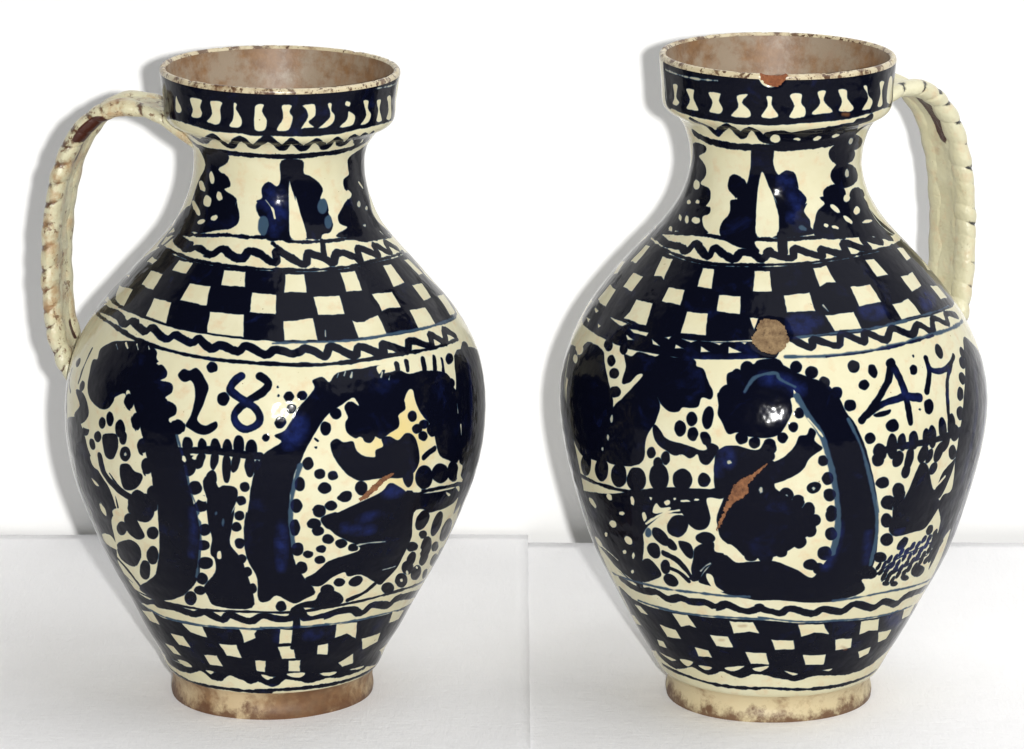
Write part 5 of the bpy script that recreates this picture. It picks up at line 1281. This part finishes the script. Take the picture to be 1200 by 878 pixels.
# ------------------------------------------------------------------ jug builder
def fbm(p, f):
    return mnoise.noise(Vector((p[0] * f, p[1] * f, p[2] * f)))


class JugShape:
    def __init__(self, key, k, kz, seed):
        self.r, self.z, self.S = smooth_profile(PROFILE[key])
        self.Smax = self.S[-1]
        self.H = self.z[-1]
        self.k, self.kz, self.seed = k, kz, seed
        self.dents = []           # (angle deg, s m, radius m, depth m)
        # lip and lining continue the outer profile inwards
        rt, zt, H = self.r[-1], self.z[-1], self.H
        inner = [(rt, zt), (rt - .0010, zt + .0002), (rt - .0020, zt - .0003), (rt - .0028, zt - .0016), (rt - .0034, zt - .006), (rt - .0060, zt - .018), (rt - .0085, zt - .028),
                 (.0430, zt - .040), (.0405, zt - .056), (.0440, zt - .072), (.052, zt - .088), (.070, zt - .108), (.090, zt - .13), (.108, zt - .16), (.114, zt - .19),
                 (.110, .15), (.096, .095), (.078, .055), (.058, .024), (.030, .018), (.0005, .017)]
        self.ri, self.zi, self.Si = smooth_profile(inner, 1500)
        q = self.Si < .012
        self.Sc = np.r_[self.S, self.Smax + self.Si[q][1:]]
        self.rc = np.r_[self.r, self.ri[q][1:]]
        self.zc = np.r_[self.z, self.zi[q][1:]]

    def place(self, th, r, z):
        x = r * np.cos(th)
        y = r * np.sin(th)
        return np.stack([x + self.k * z, y + 0 * z, z - self.kz * x * z / self.H], -1)

    def outer(self, th, s, off=0.0):
        """point on the outside at angle th (rad) and distance s (m) along the wall; off along the normal"""
        r = np.interp(s, self.Sc, self.rc); z = np.interp(s, self.Sc, self.zc)
        e = 0.0006
        dr = np.interp(s + e, self.Sc, self.rc) - np.interp(s - e, self.Sc, self.rc)
        dz = np.interp(s + e, self.Sc, self.zc) - np.interp(s - e, self.Sc, self.zc)
        l = np.hypot(dr, dz) + 1e-9
        nr, nz = dz / l, -dr / l
        # the potter's hand: slow waviness and throwing rings, fading at the foot
        o = off + 0.00022 * np.sin(3 * th + self.seed) * np.sin(s * 22) + 0.000035 * np.sin(s * 620 + 2 * np.sin(th)) * np.clip((s - .03) * 20, 0, 1)
        for a, s0, rad, dep in self.dents:
            da = (np.degrees(th) - a + 180) % 360 - 180
            d = np.hypot(np.radians(da) * r, s - s0)
            o = o - dep * np.clip(1.25 - d / rad, 0, .5) * 2
        return self.place(th, r + nr * o, z + nz * o)

    def band(self, name, s0, s1, mat, parent, ncol=480, step=0.0011):
        n = max(3, int((s1 - s0) / step) + 1)
        s = np.linspace(s0, s1, n)[:, None]
        th = np.linspace(0, 2 * np.pi, ncol + 1)[None, :]
        co = self.outer(th + 0 * s, s + 0 * th)
        uv = np.stack([th / (2 * np.pi) + 0 * s, s / self.Smax + 0 * th], -1)
        return mesh_np(name, co, grid_faces(n, ncol + 1), mat, parent, uv)

    def inside(self, name, i0, i1, mat, parent, ncol=300, wob=0.0):
        idx = np.unique(np.linspace(i0, i1, max(6, (i1 - i0) // 9)).astype(int))
        th = np.linspace(0, 2 * np.pi, ncol + 1)[None, :]
        r = self.ri[idx][:, None] + 0 * th
        z = self.zi[idx][:, None] + 0 * th
        z = z + wob * (np.sin(th * 5 + self.seed) + .6 * np.sin(th * 13)) * (np.arange(len(idx)) < len(idx))[:, None]
        return mesh_np(name, self.place(th, r, z), grid_faces(len(idx), ncol + 1), mat, parent)

    def patch(self, name, poly, mat, parent, off, rough, edge=1.3, cell=0.00045):
        """a thin skin of bare clay lying on the wall inside an outline given in (deg, mm)"""
        poly = np.array(poly, float)
        a0, a1 = poly[:, 0].min(), poly[:, 0].max()
        s0, s1 = poly[:, 1].min() / 1000, poly[:, 1].max() / 1000
        rr = float(np.interp((s0 + s1) / 2, self.S, self.r))
        na = int(math.radians(a1 - a0) * rr / cell) + 3
        ns = int((s1 - s0) / cell) + 3
        A = np.linspace(a0, a1, na); Sg = np.linspace(s0, s1, ns)
        AA, SS = np.meshgrid(A, Sg)
        nz = np.array([[mnoise.noise(Vector((a * rr * 9 , s * 520, self.seed))) for a in np.radians(A) * 60] for s in Sg])
        AAj = AA + nz * edge * math.degrees(.001 / rr)
        ins = np.zeros(AA.shape, bool)
        n = len(poly)
        for i in range(n):
            a, b = poly[i], poly[(i + 1) % n]
            c = (a[1] > SS * 1000) != (b[1] > SS * 1000)
            xx = a[0] + (SS * 1000 - a[1]) / ((b[1] - a[1]) or 1e-9) * (b[0] - a[0])
            ins ^= c & (AAj < xx)
        co = self.outer(np.radians(AA), SS, off + rough * nz)
        f = grid_faces(ns, na)
        keep = ins.ravel()[f].all(1)
        f = f[keep]
        used, inv = np.unique(f, return_inverse=True)
        return mesh_np(name, co.reshape(-1, 3)[used], inv.reshape(-1, 4), mat, parent)


def frame_path(P, n):
    P = np.array(P, float)
    d = np.r_[0, np.cumsum(np.linalg.norm(np.diff(P, axis=0), axis=1))]
    m = np.zeros_like(P)
    m[1:-1] = (P[2:] - P[:-2]) / (d[2:] - d[:-2])[:, None]
    m[0] = (P[1] - P[0]) / (d[1] - d[0]); m[-1] = (P[-1] - P[-2]) / (d[-1] - d[-2])
    t = np.linspace(0, d[-1], n)
    i = np.clip(np.searchsorted(d, t) - 1, 0, len(d) - 2)
    h = (d[i+1] - d[i]); u = ((t - d[i]) / h)[:, None]; h = h[:, None]
    Q = (2*u**3-3*u**2+1)*P[i] + (u**3-2*u**2+u)*h*m[i] + (-2*u**3+3*u**2)*P[i+1] + (u**3-u**2)*h*m[i+1]
    T = np.gradient(Q, axis=0)
    T /= np.linalg.norm(T, axis=1)[:, None]
    return Q, T, t


def build_handle(J, key, parent, az, zscale, hw=0.0150):
    path = [(.0380, .3215), (.0600, .3345), (.0790, .3410), (.0940, .3402), (.1088, .3312), (.1205, .3140), (.1278, .2895), (.1310, .2620),
            (.1312, .2380), (.1294, .2160), (.1256, .2000), (.1203, .1880), (.1120, .1760)]
    path = [(r, z * zscale) for r, z in path]
    n = 260
    Q, T, t = frame_path(path, n)
    N = np.stack([-T[:, 1], T[:, 0]], -1)          # outward side of the strap
    if N[n // 2, 0] < 0: N = -N
    a = R(az)
    er = np.array([math.cos(a), math.sin(a)]); et = np.array([-math.sin(a), math.cos(a)])
    L = t[-1]
    u = t / L

    def to3(rz, b):
        x = rz[..., 0] * er[0] + b * et[0]
        y = rz[..., 0] * er[1] + b * et[1]
        z = rz[..., 1]
        return np.stack([x + J.k * z, y, z - J.kz * x * z / J.H], -1)

    # strap: a flat superellipse, wider where it is pressed on to the neck and the belly
    m = 40
    ph = np.linspace(0, 2 * np.pi, m + 1)
    flare = 1 + .55 * np.exp(-(u / .13) ** 2) + .10 * np.exp(-((1 - u) / .06) ** 2) - .10 * np.clip(u - .3, 0, 1)
    thick = .0040 * (1 + .25 * np.exp(-(u / .1) ** 2)) * (1 - .35 * np.exp(-((1 - u) / .05) ** 2))
    cb = np.sign(np.cos(ph)) * np.abs(np.cos(ph)) ** .75
    cn = np.sign(np.sin(ph)) * np.abs(np.sin(ph)) ** .75
    b = hw * flare[:, None] * cb[None, :]
    # a shallow groove along the outer face
    nn = thick[:, None] * cn[None, :] * (1 - .30 * np.exp(-(cb[None, :] / .4) ** 2)) + .0004 * np.sin(u * 55)[:, None]
    rz = Q[:, None, :] + N[:, None, :] * nn[..., None]
    co = to3(rz, b)
    bare = np.zeros(b.shape)
    near = -np.sign(math.cos(a)) if False else 1.0
    side = np.sign(-et[1])                                     # the edge that faces the camera side
    fb = side * b / hw
    inner = (cn[None, :] < .1)
    bare = np.exp(-((u[:, None] - .35) / .085) ** 4) * np.clip(1.25 - np.abs(fb - .30) / .42, 0, 1) * inner * 1.3
    bare += np.exp(-((u[:, None] - .86) / .03) ** 4) * np.clip(1.1 - np.abs(fb + .35) / .35, 0, 1) * inner
    h = mesh_np('handle', co, grid_faces(n, m + 1), MAT_HANDLE[key], parent, attrs={'wear': 0.25 + 0 * bare, 'bare': bare})
    # the two pinched rope edges
    pitch = .0118
    for sg in (-1, 1):
        ns, ms = 420, 20
        Q2, T2, t2 = frame_path(path, ns)
        N2 = np.stack([-T2[:, 1], T2[:, 0]], -1)
        if N2[ns // 2, 0] < 0: N2 = -N2
        u2 = t2 / L
        fl = np.interp(u2, u, flare)
        rs = np.random.RandomState(int(J.seed * 7 + (sg > 0)))
        cuts = np.cumsum(np.r_[0, rs.uniform(.0080, .0150, 60)])
        amp = rs.uniform(.35, 1.0, 61)
        ci = np.searchsorted(cuts, t2, side='right') - 1
        f = (t2 - cuts[ci]) / (cuts[ci + 1] - cuts[ci])
        lump = np.sin(np.pi * f) ** .38
        depth = np.where(f < .5, amp[ci], amp[ci + 1])
        lump = 1 - (1 - lump) * depth
        far = sg * et[1] > 0
        if far: lump = .75 + .25 * lump
        rad = .0051 * (.78 + .22 * lump) * (1 + .07 * np.sin(t2 * 310 + sg) * np.sin(t2 * 97)) * (1 - .75 * np.clip(1.2 - u2 / .20, 0, 1)) * (1 - .45 * np.clip((u2 - .92) / .08, 0, 1))
        p2 = np.linspace(0, 2 * np.pi, ms + 1)
        skew = .0022 * np.sin(p2)[None, :]
        bb = sg * (hw * fl - .0032)[:, None] + 1.5 * rad[:, None] * np.cos(p2)[None, :]
        nn2 = rad[:, None] * np.sin(p2)[None, :] * 1.05 + .0006
        rz = Q2[:, None, :] + N2[:, None, :] * nn2[..., None] + T2[:, None, :] * skew[..., None]
        wear = (1 - lump)[:, None] * (.70 + .55 * np.sin(p2))[None, :] * 2.6 * np.clip(u2 / .15, 0, 1)[:, None]
        if key == 'eighteen':
            wear = wear + (.30 * np.exp(-((u2 - .33) / .12) ** 2))[:, None] + .95 * np.clip(-sg * np.cos(p2) - .30, 0, 1)[None, :] * np.clip(u2 * 5 - .8, 0, 1)[:, None] + .55 * np.clip(sg * np.cos(p2) - .55, 0, 1)[None, :] * np.clip(u2 * 5 - .8, 0, 1)[:, None]
        if far: wear = wear * .15
        rb = 0 * wear
        if key == 'eighteen' and not far:
            rb = np.exp(-((u2 - .325) / .055) ** 4)[:, None] * np.clip(.75 - 1.2 * np.sin(p2), 0, 1)[None, :]
        mesh_np('rope_edge', to3(rz, bb), grid_faces(ns, ms + 1), MAT_HANDLE[key], h, attrs={'wear': wear, 'bare': rb})
    return h


BANDS = {'eighteen': {'collar': (384.7, 411.1), 'check': (252.6, 296.3), 'low': (33.3, 69.5), 'frieze': (86.0, 238.2), 'neck': (315.6, 363.3), 'lines': (364.6, 314.4, 297.5, 251.4, 239.1, 83.9, 71.6, 21.8), 'waves': (374.9, 305.7, 246.5, 77.8, 28.8)}, 'fortyseven': {'collar': (393.5, 418.8), 'check': (256.3, 300.9), 'low': (38.7, 81.2), 'frieze': (99.7, 244.5), 'neck': (319.0, 371.6), 'lines': (371.6, 317.8, 301.8, 254.2, 245.4, 98.5, 81.7, 26.5), 'waves': (380.5, 310.6, 250.4, 89.2, 33.7)}}
BREAKS = {'eighteen': [0.01804, 0.30925, 0.37923, 0.40807], 'fortyseven': [0.0186, 0.31156, 0.38745, 0.41746]}
CHIPS = {'eighteen': [([(306.4, 172.8), (304.4, 172.4), (302.2, 171.2), (299.4, 167.1), (297.2, 162.9), (295.6, 160.1), (295.8, 157.6), (297.8, 158.8), (300.2, 162.5), (302.8, 167.5), (305.2, 169.9)], 'scrape', 0.00018, 8e-05, 'orange scrape through the glaze')], 'fortyseven': [([(271.64, 419.66), (271.38, 421.67), (270.2, 423.44), (268.54, 424.51), (266.82, 425.2), (265.07, 425.91), (263.12, 426.24), (261.08, 425.54), (259.4, 423.97), (258.49, 422.25), (258.35, 420.58), (258.59, 418.67), (258.99, 416.69), (259.72, 415.26), (261.08, 414.45), (263.02, 413.76), (265.11, 413.15), (266.91, 413.29), (268.39, 414.51), (269.74, 416.23), (270.96, 417.9)], 'clay', 0.00035, 0.00022, 'red clay chip in the rim'), ([(271.4, 257.2), (271.8, 255.5), (271.6, 253.8), (270.8, 252.5), (270.2, 250.8), (269.4, 249.2), (268.6, 247.5), (267.8, 246.6), (266.8, 246.6), (265.8, 246.6), (265.0, 247.1), (264.0, 247.5), (263.0, 247.9), (262.2, 249.2), (261.6, 250.4), (260.8, 251.7), (260.0, 253.0), (259.8, 254.6), (260.0, 256.7), (260.4, 258.4), (260.6, 260.1), (260.8, 261.4), (261.2, 263.1), (261.8, 265.2), (262.6, 266.8), (263.4, 268.1), (264.4, 268.1), (265.6, 267.7), (266.8, 267.3), (267.6, 267.3), (268.6, 266.4), (269.4, 265.2), (270.2, 263.9), (270.6, 262.6), (270.6, 260.9), (271.0, 259.3)], 'grout', 0.00035, 0.0003, 'round brown patch of bare clay on the shoulder'), ([(253.4, 153.6), (255.2, 164.6), (256.0, 169.2), (257.4, 173.4), (258.6, 176.3), (261.6, 179.7), (264.0, 183.9), (265.8, 186.9), (266.0, 185.6), (264.2, 181.4), (262.2, 176.8), (260.6, 173.0), (261.0, 168.4), (259.2, 164.6), (257.2, 161.6), (255.0, 156.1), (253.8, 149.8), (251.8, 141.8), (251.0, 142.7)], 'scrape', 0.00018, 8e-05, 'orange scrape through the glaze')]}


def build_jug(key, loc, k, kz, az, label, seed, dents):
    root = bpy.data.objects.new('jug', None)
    COL.objects.link(root)
    root.location = loc
    tag(root, label, 'jug', 'cream and navy painted pottery jugs')
    J = JugShape(key, k, kz, seed)
    J.dents = dents
    P = Painter(J.r, J.S)
    P.back(BANDS[key], np.random.RandomState(3 + seed))
    # clear what the back pattern spilt on the front, then paint the front
    c0, c1 = int(172.5 / 360 * TW), TW
    P.D[:, c0:] = 0
    P.D[:, :int(7.5 / 360 * TW)] = 0
    P.run(MARKS[key])
    glaze = painted_glaze('painted_glaze', P.image('painted_marks_' + key), (0.0773, -0.0956, 0.177) if key == 'eighteen' else None)
    zf, zn, zc, zl = BREAKS[key]
    J.band('foot', 0, zf, MAT_FOOT[key], root)
    J.band('belly', zf, zn, glaze, root)
    J.band('neck', zn, zc, glaze, root)
    J.band('collar', zc, zl, glaze, root)
    # lip: the last of the outside, over the top and a little way in
    LIPW = .0036
    n = 34
    s = np.linspace(zl, J.Smax + LIPW, n)[:, None]
    th = np.linspace(0, 2 * np.pi, 481)[None, :]
    nick = np.array([mnoise.noise(Vector((math.cos(q) * 9, math.sin(q) * 9, seed))) + .8 * mnoise.noise(Vector((math.cos(q) * 31, math.sin(q) * 31, seed))) for q in th[0]])
    wgt = np.exp(-((s - J.Smax - .0005) / .0022) ** 2)
    lipco = J.outer(th + 0 * s, s + 0 * th, -.0009 * np.clip(nick - .2, 0, 1) * wgt)
    mesh_np('lip', lipco, grid_faces(n, 481), MAT_LIP, root)
    ii = int(np.searchsorted(J.Si, LIPW - .0002))
    J.inside('lining', ii, len(J.ri) - 1, MAT_LINING, root)
    # underside of the foot
    rr = np.linspace(J.r[0], .0005, 12)[:, None]
    mesh_np('base', J.place(th, rr + 0 * th, .0002 + .0012 * np.clip((.052 - rr) / .01, 0, 1) + 0 * th), grid_faces(12, 481), MAT_FOOT[key], root)
    build_handle(J, key, root, az, J.H / .3682)
    for poly, mat, off, rough, lab in CHIPS[key]:
        c = J.patch('chip', poly, {'clay': MAT_CLAY, 'grout': MAT_GROUT, 'scrape': MAT_SCRAPE}[mat], root, off, rough)
        if lab: c['label'] = lab
    return root


# ------------------------------------------------------------------ setting: white wall and two white tablecloths
def white_wall():
    m, nt, b = new_mat('white_wall_paint')
    obj = nd(nt, 'ShaderNodeTexCoord').outputs['Object']
    col = mix(nt, noise_tex(nt, obj, 3, 5), (0.86, 0.86, 0.855), (0.90, 0.90, 0.90))
    nt.links.new(col, b.inputs['Base Color'])
    b.inputs['Roughness'].default_value = 0.85
    bump = nd(nt, 'ShaderNodeBump', {'Height': noise_tex(nt, obj, 260, 4), 'Strength': 0.08, 'Distance': 0.001})
    nt.links.new(bump.outputs[0], b.inputs['Normal'])
    return m


def white_cloth():
    m, nt, b = new_mat('white_cotton')
    obj = nd(nt, 'ShaderNodeTexCoord').outputs['Object']
    col = mix(nt, noise_tex(nt, obj, 14, 5), (0.85, 0.845, 0.855), (0.89, 0.885, 0.89))
    nt.links.new(col, b.inputs['Base Color'])
    b.inputs['Roughness'].default_value = 0.95
    b.inputs['Sheen Weight'].default_value = 0.1
    st = nd(nt, 'ShaderNodeMapping', {'Vector': obj, 'Scale': (1.0, 0.22, 1.0)})
    st2 = nd(nt, 'ShaderNodeMapping', {'Vector': obj, 'Scale': (0.22, 1.0, 1.0)})
    w = nd(nt, 'ShaderNodeMath', {0: noise_tex(nt, st.outputs[0], 420, 4, .7), 1: noise_tex(nt, st2.outputs[0], 420, 4, .7)}, operation='ADD')
    w2 = nd(nt, 'ShaderNodeMath', {0: w.outputs[0], 1: nd(nt, 'ShaderNodeMath', {0: noise_tex(nt, obj, 22, 4, .55), 1: 2.5}, operation='MULTIPLY').outputs[0]}, operation='ADD')
    bump = nd(nt, 'ShaderNodeBump', {'Height': w2.outputs[0], 'Strength': 0.5, 'Distance': 0.0011})
    nt.links.new(bump.outputs[0], b.inputs['Normal'])
    return m


MAT_WALL, MAT_CLOTH = white_wall(), white_cloth()
WALL_Y = 0.3210
w = mesh_np('wall', [(-2.2, WALL_Y, -.9), (2.2, WALL_Y, -.9), (2.2, WALL_Y, 1.9), (-2.2, WALL_Y, 1.9)], [(0, 1, 2, 3)], MAT_WALL)
tag(w, kind='structure')


def cloth(x0, x1, yb, z0, label, seed):
    """cotton laid over a table top and hanging down in front; back edge just short of the wall"""
    nx, ny = 150, 150
    xs = np.linspace(x0, x1, nx)
    ts = np.linspace(0, 1, ny)
    yf = -1.25
    co = np.zeros((ny, nx, 3))
    Lt = yb - yf
    for j, t in enumerate(ts):
        d = t * (Lt + .42)
        for i, x in enumerate(xs):
            if d <= Lt: y, z = yb - d, z0
            else: y, z = yf - .012 * math.sin(x * 22), z0 - (d - Lt)
            h = .0012 * mnoise.noise(Vector((x * 7, d * 11, seed))) + .0004 * mnoise.noise(Vector((x * 25 + 3, d * 18, seed)))
            z += min(0.0, h - .0005) if d <= Lt else 0
            co[j, i] = (x, y, z)
    o = mesh_np('tablecloth', co, grid_faces(ny, nx), MAT_CLOTH)
    # thin hem turned down along the back so that the edge has thickness
    md = o.modifiers.new('thickness', 'SOLIDIFY')
    md.thickness = .0011
    md.offset = -1 if co[0, 0, 2] < 9 else 1
    tag(o, label, 'tablecloth', 'white cotton tablecloths')
    return o


SEAM = 0.0103
cloth(-1.3, SEAM, .3165, 0.0, 'white cotton cloth under the jug dated 18, reaching the left edge of the picture', 1)
cloth(SEAM - .03, 1.3, .3035, -.0015, 'white cotton cloth under the jug dated 47, reaching the right edge of the picture', 2)

# ------------------------------------------------------------------ the jugs
build_jug('eighteen', (-0.13961, 0, 0.0), .0240, .018, 167.0,
          'cream jug painted navy with the numeral 18, its brown creased handle on the left', 1, [])
build_jug('fortyseven', (0.14951, 0, -.0015), .0005, .010, 35.0,
          'cream jug painted navy with numeral 47, red chip in its rim, handle on the right', 4, [(264.6, 0.41986, 0.0058, 0.0011), (265.8, 0.2572, 0.0098, 0.001)])
